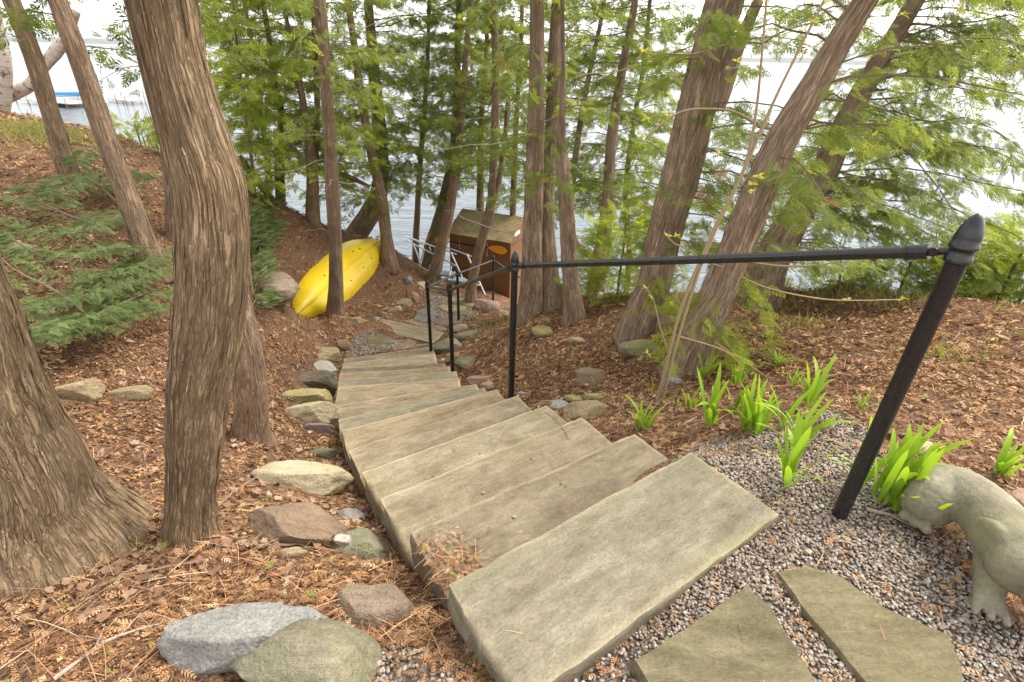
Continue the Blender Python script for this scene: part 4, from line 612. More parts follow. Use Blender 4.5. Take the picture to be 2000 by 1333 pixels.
def water_mat():
    t = NT('lake_water'); o = t.obj()
    w = t.noise(t.mapv(o, (.35, 1.6, 1), rot=(0, 0, .35)), .9, 5, .55, .4); w2 = t.noise(t.mapv(o, (.8, 2.2, 1), rot=(0, 0, .2)), 5.0, 3, .5)
    h = t.math('ADD', w, t.math('MULTIPLY', w2, .18))
    return t.pbr((.055, .075, .085), .05, t.bump(h, .55, .32), spec=.5, extra={'IOR': 1.33})
WATER = water_mat()
STEMM = NT('stem_sapling').pbr((.30, .22, .125), .7)
BRANCH = NT('branch_bark').pbr((.16, .115, .075), .9)
DEADB = NT('branch_dead').pbr((.33, .27, .21), .9)

# ---------------------------------------------------------------- terrain
TP = np.array(TERRAIN)
def _k(r): return np.where(r > 1e-9, r * r * np.log(r + 1e-12), 0)
_n = len(TP); _A = _k(np.linalg.norm(TP[:, None, :2] - TP[None, :, :2], axis=2)) + .02 * np.eye(_n)
_Q = np.c_[np.ones(_n), TP[:, :2]]
_S = np.linalg.solve(np.block([[_A, _Q], [_Q.T, np.zeros((3, 3))]]), np.r_[TP[:, 2], 0, 0, 0])
def height(x, y):
    x = np.clip(np.asarray(x, float), -15, 12); y = np.clip(np.asarray(y, float), -4, 16.5); sh = x.shape
    p = np.c_[x.ravel(), y.ravel()]; out = np.empty(len(p))
    for i in range(0, len(p), 8000):
        q = p[i:i + 8000]; out[i:i + 8000] = _k(np.linalg.norm(q[:, None] - TP[None, :, :2], axis=2)) @ _S[:-3] + _S[-3] + q @ _S[-2:]
    return out.reshape(sh)
def h1(x, y): return float(height(np.array([x]), np.array([y]))[0])
def inside(poly, x, y):
    c = np.zeros(np.shape(x), bool); n = len(poly); j = n - 1
    for i in range(n):
        xi, yi = poly[i][:2]; xj, yj = poly[j][:2]
        c ^= ((yi > y) != (yj > y)) & (x < (xj - xi) * (y - yi) / (yj - yi + 1e-12) + xi); j = i
    return c
def axis(lo, a, b, hi, fine, coarse): return np.r_[np.arange(lo, a, coarse), np.arange(a, b, fine), np.arange(b, hi, coarse)]
gx = axis(-60, -6.5, 4.5, 60, .05, .9); gy = axis(-30, .2, 11.5, 30, .05, .9)
GX, GY = np.meshgrid(gx, gy); GZ = height(GX, GY)
DZ = np.zeros_like(GZ)
mk = (GX > -7) & (GX < 5) & (GY > 0) & (GY < 12)
DZ[mk] = [.016 * nz(x * 5, y * 5, 3) + .010 * nz(x * 13, y * 13, 7) for x, y in zip(GX[mk], GY[mk])]
GRAV = np.zeros_like(GZ)
for g in GRAVEL: GRAV[inside(g, GX, GY)] = 1
G2 = GRAV.copy()
for _ in range(2): G2 = (G2 + np.roll(G2, 1, 0) + np.roll(G2, -1, 0) + np.roll(G2, 1, 1) + np.roll(G2, -1, 1)) / 5
GZ2 = GZ + DZ * (1 - np.clip(G2 * 2, 0, 1)); up_ = (GY < 3) & (G2 > .25); GZ2[up_] = np.minimum(GZ2[up_], -.045)
ny, nx = GZ.shape
idx = np.arange(ny * nx).reshape(ny, nx)
F = np.stack([idx[:-1, :-1], idx[:-1, 1:], idx[1:, 1:], idx[1:, :-1]], -1).reshape(-1, 4)
ground = link('ground', mesh('ground', np.stack([GX, GY, GZ2], -1).reshape(-1, 3), F, True, {'gravel': G2.ravel()}), GROUND)
tag(ground, 'sloping forest floor of brown cedar litter running down to the lake', 'ground', kind='structure')
def zi(x, y):
    """bilinear height of the ground sheet"""
    x = np.asarray(x, float); y = np.asarray(y, float)
    i = np.clip(np.searchsorted(gx, x) - 1, 0, nx - 2); j = np.clip(np.searchsorted(gy, y) - 1, 0, ny - 2)
    u = (x - gx[i]) / (gx[i + 1] - gx[i]); v = (y - gy[j]) / (gy[j + 1] - gy[j])
    return (GZ2[j, i] * (1 - u) + GZ2[j, i + 1] * u) * (1 - v) + (GZ2[j + 1, i] * (1 - u) + GZ2[j + 1, i + 1] * u) * v
def znorm(x, y, e=.06):
    n = np.stack([-(zi(x + e, y) - zi(x - e, y)) / (2 * e), -(zi(x, y + e) - zi(x, y - e)) / (2 * e), np.ones_like(np.asarray(x, float))], -1)
    return n / np.linalg.norm(n, axis=1)[:, None]

# lake and far shore
WL = -5.3
m = MB(); m.add([(-9000, 5, WL), (9000, 5, WL), (9000, 9000, WL), (-9000, 9000, WL)], [(0, 1, 2, 3)])
m2 = m.obj('lake', WATER, smooth=False); tag(m2, 'pale rippled lake reflecting the overcast sky', 'lake', kind='structure')
m = MB(); V = []; n = 260
for i in range(n):
    x = -7000 + 14000 * i / (n - 1); hgt = 26 + 16 * nz(i * .07, 1, 0) + 12 * nz(i * .35, 2, 0) + 6 * nz(i * 1.3, 3, 0)
    V += [(x, 3400, WL - 1), (x, 3420, WL + .35 * hgt), (x, 3520, WL + hgt), (x, 4200, WL - 1)]
F = [(4 * i + j, 4 * i + 4 + j, 4 * i + 5 + j, 4 * i + 1 + j) for i in range(n - 1) for j in range(3)]
FAR = NT('far_woods').pbr((.055, .075, .045), .95, spec=.05)
tag(link('hills', mesh('hills', V, F), FAR), 'low wooded hills on the far shore', 'hills', kind='structure')

# ---------------------------------------------------------------- stone slabs
def slab_mesh(L, D, Hh, seed, nu=64, nv=20, rough=.005, ledge=.004, dirt_shade=False):
    """local: x along the length, -y is the nosing side, top at z = 0"""
    us = np.linspace(-L / 2, L / 2, nu + 1); vs_ = np.linspace(-D / 2, D / 2, nv + 1)
    V = []; E = []; RM = []; DT = []
    for v in vs_:
        for u in us:
            ex = min(L / 2 - abs(u), D / 2 - abs(v)); du = dv = 0
            if ex < .05:
                k = 1 - ex / .05
                if D / 2 - abs(v) < .05: dv = math.copysign(rough * 1.1, v) * k * (nz(u * 5, seed, v) + .6 * nz(u * 17, seed, 4))
                if L / 2 - abs(u) < .05: du = math.copysign(rough * 1.6, u) * k * (nz(v * 6, seed + 3, u) + .6 * nz(v * 18, seed, 9))
            n1 = nz(u * 3.2 + seed, v * 5 + seed, seed) + .3 * nz(u * 11, v * 13, seed); l = ledge * (1 / (1 + math.exp(-60 * (n1 - .2))))
            z = -l + .004 * nz(u * 6, v * 14, seed + 2) - (.010 * max(0, 1 - ex / .018) ** 2)
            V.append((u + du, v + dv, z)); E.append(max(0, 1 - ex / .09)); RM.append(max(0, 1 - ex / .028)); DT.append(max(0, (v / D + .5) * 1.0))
    F = [(j * (nu + 1) + i, j * (nu + 1) + i + 1, (j + 1) * (nu + 1) + i + 1, (j + 1) * (nu + 1) + i) for j in range(nv) for i in range(nu)]
    ring = [i for i in range(nu + 1)] + [(j + 1) * (nu + 1) + nu for j in range(nv)] + [nv * (nu + 1) + i for i in range(nu - 1, -1, -1)] + [j * (nu + 1) for j in range(nv - 1, 0, -1)]
    prev = ring
    for lv in range(1, 6):
        f = lv / 5; cur = []
        for q in ring:
            x, y, z = V[q]; o = .010 * nz(x * 9, y * 9, seed + f * 4) + .012 * nz(x * 3, y * 3, seed + f * 3) - .006 * (1 - abs(2 * f - 1)) * 0
            d = 1 + 0 * f; cur.append(len(V)); nxx = (1 if abs(abs(x) - L / 2) < .04 else 0) * math.copysign(1, x); nyy = (1 if abs(abs(y) - D / 2) < .04 else 0) * math.copysign(1, y)
            V.append((x + nxx * o, y + nyy * o, -.004 - (Hh - .004) * f)); E.append(.5); RM.append(0); DT.append(.5)
        n = len(ring)
        F += [(prev[i], cur[i], cur[(i + 1) % n], prev[(i + 1) % n]) for i in range(n)]; prev = cur
    F.append(tuple(prev))
    me = mesh('slab', V, F, True, {'edge': np.array(E), 'rim': np.array(RM), 'dirt_shade': np.array(DT) if dirt_shade else np.zeros(len(V))}); me.set_sharp_from_angle(angle=R(50)); return me
def place(o, c, xdir, parent=None):
    X = Vector(xdir).normalized(); Z = Vector((0, 0, 1)); Y = Z.cross(X).normalized(); Z = X.cross(Y)
    M = Matrix((X, Y, Z)).transposed().to_4x4(); M.translation = Vector(c); o.matrix_basis = M; return o
st = empty('stone_staircase', (.3, 1.3, 0), 'curving staircase of long sandstone slabs descending from the gravel path', 'staircase')
STEPQ = []
for i, (lx, ly, rx, ry, z) in enumerate(STEPS):
    Lp = np.array([lx, ly]); Rp = np.array([rx, ry]); d = Rp - Lp; L = np.linalg.norm(d); d /= L; nb = np.array([d[1], -d[0]])
    D = .405 if i == 0 else .50
    c = (Lp + Rp) / 2 + nb * D / 2
    tilt = .012 * nz(i * 3.1, 0, 0)
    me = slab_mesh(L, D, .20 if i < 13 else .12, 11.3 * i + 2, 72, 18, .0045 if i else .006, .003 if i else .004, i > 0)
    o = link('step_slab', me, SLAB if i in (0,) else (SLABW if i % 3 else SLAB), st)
    place(o, (c[0], c[1], z), (-d[0], -d[1], tilt))
    STEPQ.append([Lp, Rp, Rp + nb * D, Lp + nb * D])
def quad_slab(Q, th, mat, name, parent, seed):
    Q = np.array(Q, float); d = (Q[1] - Q[0] + Q[2] - Q[3])[:2]; L = (np.linalg.norm(Q[1] - Q[0]) + np.linalg.norm(Q[2] - Q[3])) / 2; d /= np.linalg.norm(d)
    w = (Q[3] + Q[2] - Q[0] - Q[1])[:2] / 2; D = abs(w[0] * -d[1] + w[1] * d[0]); c = Q.mean(0)
    o = link(name, slab_mesh(L, D, th, seed, 40, 14), mat, parent)
    place(o, c, (d[0], d[1], 0)); STEPQ.append([q[:2] for q in Q]); return o
o = quad_slab(LANDING_SLAB, .16, SLABW, 'landing_slab', None, 71); tag(o, 'long sandstone slab laid across the gravel landing below the stairs', 'stone slab')
o = quad_slab(LANDING_SLAB2, .12, SLABW, 'landing_slab', None, 83); tag(o, 'sunken sandstone slab showing just behind the landing slab', 'stone slab')
st2 = empty('stone_staircase', tuple(LOWER_STEPS[0][0]), 'short lower flight of sandstone slabs beside the brown shed', 'staircase')
for i, Q in enumerate(LOWER_STEPS): quad_slab(Q, .22, SLABW, 'step_slab', st2, 91 + 7 * i)

def flag_obj(pts, mat, label, seed):
    P = np.array(pts); c = P.mean(0); P2 = P - c; B = []
    n = len(P2)
    for i in range(n):
        a, b = P2[i], P2[(i + 1) % n]; k = max(3, int(np.linalg.norm(b - a) / .025))
        for t in np.arange(k) / k:
            p = a + (b - a) * t; e = .007 * (nz(p[0] * 14, p[1] * 14, seed) + .5 * nz(p[0] * 40, p[1] * 40, seed)); q = p * (1 + e / (np.linalg.norm(p) + 1e-6)); B.append(q)
    B = np.array(B); N = len(B); V = []; E = []; F = []
    rings = [1.0, .985, .95, .88, .78, .65, .5, .35, .18]
    for ri, s in enumerate(rings):
        for p in B:
            q = p * s; z = q[2] + .006 * nz(q[0] * 5, q[1] * 5, seed) + .004 * nz(q[0] * 16, q[1] * 16, seed + 4) - .006 / (1 + math.exp(-50 * (nz(q[0] * 4 + 3, q[1] * 4, seed + 9) - .15))) - (.010 if ri == 0 else 0)
            V.append((q[0], q[1], z)); E.append(1 - ri / 4 if ri < 4 else 0)
    for ri in range(len(rings) - 1): F += [(ri * N + i, ri * N + (i + 1) % N, (ri + 1) * N + (i + 1) % N, (ri + 1) * N + i) for i in range(N)]
    F.append(tuple(range((len(rings) - 1) * N, len(rings) * N)))
    b0 = len(V)
    for p in B: V.append((p[0] * 1.01, p[1] * 1.01, p[2] - .07)); E.append(.6)
    F += [((i + 1) % N, i, b0 + i, b0 + (i + 1) % N) for i in range(N)]
    me = mesh('flagstone', V, F, True, {'edge': np.array(E), 'rim': np.zeros(len(V)), 'dirt_shade': np.zeros(len(V))}); me.set_sharp_from_angle(angle=R(55))
    o = link('flagstone', me, mat); o.location = c + np.array([0, 0, .022]); return tag(o, label, 'flagstone', 'flagstones set in the gravel')
FM = dict(moss=FLAGM, pink=FLAGP, blue=FLAGB, tan=SLABW)
for i, (pts, c, lab) in enumerate(FLAGS): flag_obj(pts, FM[c], lab, 5.7 * i + 1)

# ---------------------------------------------------------------- rocks
def rock_mesh(seed, sub, a, d, c, dome=False):
    bm = bmesh.new(); bmesh.ops.create_icosphere(bm, subdivisions=sub, radius=1)
    r_ = random.Random(int(seed * 100)); planes = []
    for _ in range(7):
        v = Vector((r_.gauss(0, 1), r_.gauss(0, 1), r_.gauss(0, .8))).normalized(); planes.append((v, r_.uniform(.62, .9)))
    if not dome: planes.append((Vector((r_.gauss(0, .15), r_.gauss(0, .15), 1)).normalized(), r_.uniform(.55, .75)))
    for v in bm.verts:
        p = v.co.normalized(); q = p * (1 + .22 * nz(p.x * 1.3 + seed, p.y * 1.3, p.z * 1.3) + .07 * nz(p.x * 3 + seed, p.y * 3, p.z * 3))
        for n_, h_ in planes:
            k = q.dot(n_) - h_
            if k > 0: q -= n_ * k * .96
        q += p * (.035 * nz(p.x * 5, p.y * 5 + seed, p.z * 5) + .02 * nz(p.x * 12, p.y * 12 + seed, p.z * 12) + .010 * nz(p.x * 26, p.y * 26 + seed, p.z * 26))
        v.co = Vector((q.x * a / 2 * 1.12, q.y * d / 2 * 1.15, q.z * c * .95))
    me = bpy.data.meshes.new('rock'); bm.to_mesh(me); bm.free()
    me.polygons.foreach_set('use_smooth', np.ones(len(me.polygons), bool)); me.set_sharp_from_angle(angle=R(38)); return me
for i, (nm, x, y, z, a, d, c, rz, colr, lab) in enumerate(ROCKS):
    me = rock_mesh(i * 1.37 + .5, 5 if a > .28 else 4 if a > .12 else 3, a, d, c, i in (1, 14, 33, 47))
    o = link('boulder' if 'boulder' in nm else 'rock', me, ROCKM[colr]); o.location = (x, y, z + c * (.20 if i != 1 else .30)); o.rotation_euler = (random.uniform(-.12, .12), random.uniform(-.12, .12), .35 * rz * (y > 2) + random.uniform(-.12, .12))
    tag(o, lab, 'rock', 'rocks edging the steps and landing')
o = link('stone', rock_mesh(91.7, 3, .075, .05, .03), ROCKM['white']); rr = ROCKS[3]; o.location = (rr[1] - .06, rr[2] - .02, rr[3] + rr[6] * .93)
tag(o, 'small white stone lying on the rounded grey-green rock', 'stone')

# ---------------------------------------------------------------- handrail
hr = empty('handrail', (POSTS[0][0], POSTS[0][1], POSTS[0][2]), 'black metal handrail with pointed post caps running down the stairs', 'handrail')
P7 = (1.05, 11.2, -4.6, 1.05); ALLP = list(POSTS) + [P7]
FIN = [(.0262, 0), (.031, .004), (.031, .020), (.0275, .026), (.0275, .040), (.033, .046), (.033, .056), (.0305, .060), (.0300, .075), (.027, .095), (.0215, .115), (.014, .130), (.0055, .140), (0, .1425)]
for i, (x, y, z, h) in enumerate(ALLP):
    sc = 1.08 if i == 0 else .95
    V, F = lathe([(.0245 * sc, -.15), (.0245 * sc, h - .14)], 28); post = link('post', mesh('post', V, F), BLACK, hr); post.location = (x, y, z)
    V, F = lathe([(r * sc, q) for r, q in FIN], 28); me = mesh('post_cap', V, F); me.set_sharp_from_angle(angle=R(40))
    cp = link('post_cap', me, BLACK, post); cp.location = (0, 0, h - .142)
for i in range(len(ALLP) - 1):
    A = np.array(ALLP[i][:3]) + [0, 0, ALLP[i][3] - .105]; B = np.array(ALLP[i + 1][:3]) + [0, 0, ALLP[i + 1][3] - .105]
    d = B - A; L = np.linalg.norm(d); d /= L; rr = .0185 if i == 0 else .0175
    a, b = A + d * .085, B - d * .085
    m = MB(); m.tube([a, b], rr, 20); rail = m.obj('rail', BLACK, hr)
    for s, e in ((A, 1), (B, -1)):
        q = MB(); q.tube([s + d * e * .075, s + d * e * .135], rr * 1.22, 20); q.tube([s + d * e * .125, s + d * e * .128], rr * 1.32, 20)
        q.tube([s + d * e * .015, s + d * e * .05, s + d * e * .085], [.011, .012, .014], 12)
        side = np.cross(d, [0, 0, 1]); side /= np.linalg.norm(side)
        q.tube([s + d * e * .062 - side * .014, s + d * e * .062 + side * .014], .013, 14); q.obj('bracket', BLACK, hr)

# ---------------------------------------------------------------- trees
def trunk_geo(path, seg, step, amp, seed, flare=.35, freq=None):
    k_ = next((i for i, q in enumerate(path) if q[2] > 2.3), len(path)); P = smooth_path(path[:k_], step) if k_ > 2 else smooth_path(path, step)
    if 2 < k_ < len(path): P = np.vstack([P[:-1], smooth_path(path[k_ - 1:], .22)])
    X = P[:, :3]; r = np.maximum(P[:, 3], .004); s = np.r_[0, np.cumsum(np.linalg.norm(np.diff(X, axis=0), axis=1))]
    R0 = float(np.mean(r)); n = len(P); th = np.arange(seg) * 2 * math.pi / seg; D = np.ones((n, seg)); f = freq or max(5., R0 * 2 * math.pi / .035 / 6.28)
    ct, sn = np.cos(th), np.sin(th)
    for i in range(n):
        tw = s[i] * .5; fl = flare * math.exp(-max(0, s[i] - .1) / (R0 * 2.2))
        for j in range(seg):
            c_, s_ = ct[j], sn[j]; w = .35 * nz(c_ * 1.5 + seed, s_ * 1.5, s[i] * 2.0)
            cx, cy = math.cos(th[j] + w + tw * .15), math.sin(th[j] + w + tw * .15)
            n1 = nz(cx * f, cy * f, s[i] * 2.2 + seed); n2 = nz(cx * f * 2.3, cy * f * 2.3, s[i] * 4.5 + seed)
            D[i, j] = 1 + amp * (1 - 2.2 * abs(n1)) * .8 + amp * .6 * n2 + .06 * nz(c_ * 1.2 + seed, s_ * 1.2, s[i] * 1.6) + fl * (1 + .9 * nz(c_ * 1.8, s_ * 1.8 + seed, 1.3))
    V, F, _ = tube(X, r, seg, True, D)
    bk = np.stack([np.repeat((ct * R0)[None], n, 0), np.repeat((sn * R0)[None], n, 0), np.repeat(s[:, None], seg, 1)], -1).reshape(-1, 3)
    return V, F, bk
def trunk_obj(name, path, seg, step, amp, seed, mat, parent, flare=.35, freq=None, strips=0):
    V, F, bk = trunk_geo(path, seg, step, amp, seed, flare, freq)
    o = link(name, mesh(name, V, F, True, {'bark': bk, 'bseed': np.full(len(V), seed * 3.7)}), mat, parent)
    if strips:      # loose shreds of bark lifting off the trunk
        G = V.reshape(-1, seg, 3); B_ = bk.reshape(-1, seg, 3); kmax = int((G[:, 0, 2] < 2.4).sum()) - 2; SV = []; SF = []; SB = []
        ctr = G.mean(1)
        for _ in range(strips):
            i0 = random.randrange(2, kmax); n_ = max(5, int(random.uniform(.05, .22) / step)); i1 = min(kmax, i0 + n_); j = random.randrange(seg); wj = random.choice((1, 1, 2)); lift = random.uniform(.002, .008); b0 = len(SV); ks = np.unique(np.linspace(i0, i1, 7).astype(int))
            if len(ks) < 3: continue
            for q, k in enumerate(ks):
                t = q / (len(ks) - 1); e = lift * (1.2 * t ** 2 + .35) * random.uniform(.8, 1.2); w_ = wj * math.sin(math.pi * (.12 + .8 * t))
                for sgn in (-1, 1):
                    jj = j + sgn * w_ * .5 + .5 * math.sin(t * 3 + i0); ja = int(math.floor(jj)) % seg; fa = jj - math.floor(jj); p_ = G[k, ja] * (1 - fa) + G[k, (ja + 1) % seg] * fa; nn_ = p_ - ctr[k]; nn_ = nn_ / np.linalg.norm(nn_); SV.append(p_ + nn_ * (e + .0015)); SB.append(B_[k, ja])
            SF += [(b0 + 2 * q, b0 + 2 * q + 1, b0 + 2 * q + 3, b0 + 2 * q + 2) for q in range(len(ks) - 1)]
        tag(link('bark_shreds', mesh('bark_shreds', SV, SF, True, {'bark': np.array(SB) + .02, 'bseed': np.full(len(SV), seed * 3.7 + 1)}), mat, parent), kind='stuff')
    return o
# --- cedar spray templates (flat fans lying along +x)
def spray(npair, ang, l0, wid, sub=0, droop=.12, tri=False):
    V = []; F = []
    def kite(p, a, L, w):
        d = np.array([math.cos(a), math.sin(a)]); q = np.array([-d[1], d[0]]); b = len(V)
        for s, t in (((0, 0), (.62, w * 1.15), (1, -w * .35)) if tri else ((0, 0), (.45, w), (1, 0), (.45, -w))):
            xy = p + d * L * s + q * t; V.append((xy[0], xy[1], -droop * xy[0] ** 2 - .10 * abs(xy[1])))
        F.append((b, b + 1, b + 2) if tri else (b, b + 1, b + 2, b + 3))
    kite(np.array([0., 0]), 0, 1.0, wid * .6)
    for i in range(npair):
        t = .10 + .82 * i / (npair - 1)
        for sg in (1, -1):
            L = l0 * (1 - .72 * t) * (.85 + .3 * random.random()); a = sg * (ang - .25 * t) + random.uniform(-.1, .1); p = np.array([t, 0.]); kite(p, a, L, wid)
            if sub:
                for q in range(sub):
                    u = .3 + .55 * q / sub
                    for s2 in (1, -1): kite(p + L * u * np.array([math.cos(a), math.sin(a)]), a + s2 * .75, L * .42 * (1 - .5 * u), wid * .75)
    return np.array(V), np.array(F)
SPRAY = [spray(6, .85, .54, .072, tri=True), spray(7, .75, .50, .064, tri=True), spray(5, .95, .57, .080, tri=True)]
SPRAYM = [spray(7, .80, .50, .042, 1, tri=True), spray(6, .9, .54, .047, 1, tri=True)]
SPRAYN = [spray(7, .80, .50, .026, 2, tri=True), spray(6, .9, .52, .028, 2, tri=True)]
FEATH = [spray(10, 1.05, .34, .036, tri=True), spray(9, 1.0, .38, .040, tri=True)]
FRONDS = [spray(6, .85, .5, .035, 1), spray(5, .95, .55, .04, 1)]
class Leaves:
    def __init__(s): s.parts = []
    def put(s, tmpl, T, X, Zh, size, val):
        if len(T) == 0: return
        tv, tf = tmpl; M = basis_from(X, Zh) * np.asarray(size)[:, None, None]; s.parts.append(stamp(tv, tf, M, T, val))
    def obj(s, name, mat, parent=None):
        if not s.parts: return None
        V = np.concatenate([p[0] for p in s.parts]); off = 0; F = []
        for p in s.parts: F.append(p[1] + off); off += len(p[0])
        k = s.parts[0][1].shape[1]
        return tag(link(name, mesh(name, V, np.concatenate(F), False, {'rnd': np.clip(np.concatenate([p[2] for p in s.parts]), 0, 1)}), mat, parent), kind='stuff')
def clear_view(P):
    """no foliage over the stairs and around the viewpoint"""
    return ~(((P[:, 1] < 5.0) & (P[:, 0] > -3.4) & (P[:, 0] < .95)) | (np.hypot(P[:, 0], P[:, 1]) < 2.3) | (P[:, 2] < zi(P[:, 0], P[:, 1]) + .05))
def crown(path, zlo, zhi, nb, ln, ns, bias=None, spread=1.2, near=0, size=(.10, .20), droop=.35, up=.15, tone=0.0, start=None):
    P = np.asarray(path); lv = Leaves(); bv = MB()
    lo, hi = max(zlo, P[1, 2] + .1), zhi
    for b in range(nb):
        z = lo + (hi - lo) * ((b + random.random()) / nb); x = np.interp(z, P[:, 2], P[:, 0]); y = np.interp(z, P[:, 2], P[:, 1])
        az = random.uniform(0, 2 * math.pi) if bias is None else random.gauss(bias, spread)
        L = ln * random.uniform(.55, 1.15) * (1 - .25 * max(0, (z - 1.5) / 5)); d = np.array([math.cos(az), math.sin(az), random.uniform(-.1, .35) + up])
        k = 7; t = np.linspace(0, 1, k); Q = np.array([x, y, z]) + L * t[:, None] * d + np.c_[np.zeros(k), np.zeros(k), -droop * L * t ** 2]
        Q += np.cumsum(rng.normal(0, .018 * L, (k, 3)), axis=0); Q[0] = (x, y, z)
        if clear_view(Q[2:]).sum() < 3: continue
        keepb = clear_view(Q); kk = k if keepb[1:].all() else max(2, int(np.argmin(keepb[1:])) + 1)
        bv.tube(Q[:kk], np.linspace(.009, .002, kk) * (.5 + .4 * L), 3, False)
        n = max(4, int(ns * L)); u = .12 + .88 * rng.random(n) ** .8; C_ = np.stack([np.interp(u, t, Q[:, i]) for i in range(3)], -1)
        bd = d / np.linalg.norm(d); side = np.cross(bd, [0, 0, 1.]); sg = rng.choice([-1, 1], n)[:, None]
        off = rng.random(n)[:, None] * .22 * L * (1.1 - u[:, None])
        D = bd * .55 + side * sg * rng.uniform(.2, 1.0, (n, 1)) + np.array([0, 0, -.45]) + rng.normal(0, .28, (n, 3))
        C2 = C_ + side * sg * off + np.array([0, 0, -.25]) * off + rng.normal(0, .02, (n, 3))
        ok = clear_view(C2); Zh = np.array([0, 0, 1.]) + rng.normal(0, .75, (n, 3)); sz = rng.uniform(*size, n); val = np.clip(.42 + tone + rng.normal(0, .2, n) + .12 * nz(x * 3, y * 3, z * 3), 0, .96); val = np.where(rng.random(n) < .006, 1.0, val)
        tm = rng.integers(0, 3 if not near else 2, n); TM = (SPRAY, SPRAYM, SPRAYN)[int(near)]
        for q in range(3 if not near else 2):
            mkq = ok & (tm == q); lv.put(TM[q], C2[mkq], D[mkq], Zh[mkq], sz[mkq], val[mkq])
    return lv, bv
DENS = 1.85
CR = {0: (1.6, 3.2, 5, .9, 22, 'd'), 1: (1.35, 3.4, 8, .9, 28, 'd'), 2: (1.3, 3.4, 8, .9, 28, 'd'), 3: (.9, 3.2, 10, .9, 28, 'd'), 7: (.1, 3.5, 18, 1.1, 28, 'm'), 8: (-.6, 3.4, 26, 1.2, 30, 'm'), 9: (-1.5, 3.8, 46, 1.8, 30, 'm'), 10: (-.8, 3.6, 34, 1.4, 32, 'b'),
      11: (-.4, 3.4, 20, 1.2, 30, 'm'), 12: (-.7, 3.4, 44, 1.3, 32, 'b'), 13: (-.8, 3.6, 42, 1.4, 32, 'b'), 14: (-1.1, 3.6, 40, 1.6, 30, 'm'), 15: (-.2, 3.4, 20, 1.1, 28, 'm'), 16: (-.5, 3.4, 24, 1.1, 30, 'm'), 17: (-1.1, 3.8, 46, 1.5, 30, 'm'), 18: (.2, 3.2, 12, .7, 26, 'm'), 19: (-.2, 3.2, 18, .9, 28, 'm'),
      20: (-.2, 3.0, 16, .8, 28, 'm'), 21: (-.5, 3.4, 36, 1.2, 32, 'm'), 22: (-.7, 3.4, 36, 1.2, 32, 'm'), 23: (-.1, 2.8, 36, 1.0, 36, 'm'), 24: (.2, 2.7, 24, 1.0, 36, 'n'), 25: (-.5, 2.8, 62, 1.7, 40, 'm'), 26: (-1.6, 3.8, 34, 1.5, 28, 'm'), 27: (-1.1, 3.8, 46, 1.4, 30, 'm'), 28: (-1.0, 3.6, 46, 1.5, 32, 'm'), 29: (-.7, 3.0, 44, .8, 36, 'b')}
BIAS = {25: (.15, .9), 24: (.6, 1.3), 23: (1.3, 1.5), 9: (.2, 1.6), 1: (2.0, 1.2), 2: (1.8, 1.2), 3: (1.5, 1.3)}
SEG = {4: (150, .011, .045), 6: (170, .012, .035), 5: (72, .02, .05), 23: (96, .016, .045), 24: (96, .016, .045), 25: (72, .02, .05), 2: (56, .025, .05), 1: (48, .03, .05), 18: (48, .03, .05), 19: (48, .03, .05), 20: (48, .03, .05), 7: (36, .04, .05)}
TREE = {}
for i, (key, lab, path) in enumerate(TREES):
    P = [list(p) for p in path]
    g = h1(P[1][0], P[1][1])
    if P[1][2] > g + .02: P[0] = [P[1][0] - (P[2][0] - P[1][0]) * .3, P[1][1], g - .15, P[1][3] * 1.2]
    # carry the trunk on above the picture
    d = np.array(P[-1][:3]) - np.array(P[-2][:3]); d /= np.linalg.norm(d); x, y, z, r = P[-1]; top = 6.8 if r > .05 else 5.0
    q_ = max(.12, np.linalg.norm(np.array(P[-1][:3]) - np.array(P[-2][:3])))
    while z < top:
        q_ = min(.9, q_ * 1.3); d = d * (1 - .2 * q_) + np.array([0, 0, .2 * q_]); d /= np.linalg.norm(d); x, y, z = x + d[0] * q_, y + d[1] * q_, z + d[2] * q_; r *= 1 - .15 * q_; P.append([x, y, z, r])
    root = empty('birch_tree' if key == 'birch' else 'cedar_tree', (P[1][0], P[1][1], g), lab, 'tree', 'trees on the lake bank')
    seg, step, amp = SEG.get(i, (22, .07, .05)); TREE[i] = (root, P)
    mat = BIRCH if key == 'birch' else BARKR if 18 <= i <= 25 else BARK if i in (4, 6) else BARKM if i in (12, 14) else BARK2
    trunk_obj('trunk', P, seg, step, amp, i * 1.71 + 1, mat, root, .10 if i == 6 else .22 if i != 4 else .12, None, {4: 420, 6: 380, 5: 120, 23: 260, 24: 260, 25: 120, 2: 90, 1: 60, 18: 70, 19: 60, 20: 60}.get(i, 0))
    if i in CR:
        zlo, zhi, nb, ln, ns, c = CR[i]; bs = BIAS.get(i, (None, 1))
        lv, bv = crown(P, zlo, zhi, int(nb * DENS), ln, ns, bs[0], bs[1], 2 if c == 'n' else 1 if 18 <= i <= 25 else 0, (.09, .20) if i < 18 or i > 25 else (.08, .17), tone={'d': -.2, 'm': .08, 'b': .05, 'n': .1}[c])
        lv.obj('crown', FOLB if c == 'b' else FOL, root)
        if bv.n: tag(bv.obj('branches', BRANCH, root), kind='stuff')
    # upper crown above the picture
    lv, bv = crown(P, 3.4, top - .2, 5, 1.0, 14, size=(.2, .34))
    o = lv.obj('upper_crown', FOL, root)
for q, pts in enumerate(LIMBS):
    own, L = pts; trunk_obj('limb', L, 24 if own != 23 else 48, .04, .05, 40 + q, BIRCH if own == 0 else BARKR if own in (21, 23) else BARK2, TREE[own][0], 0)
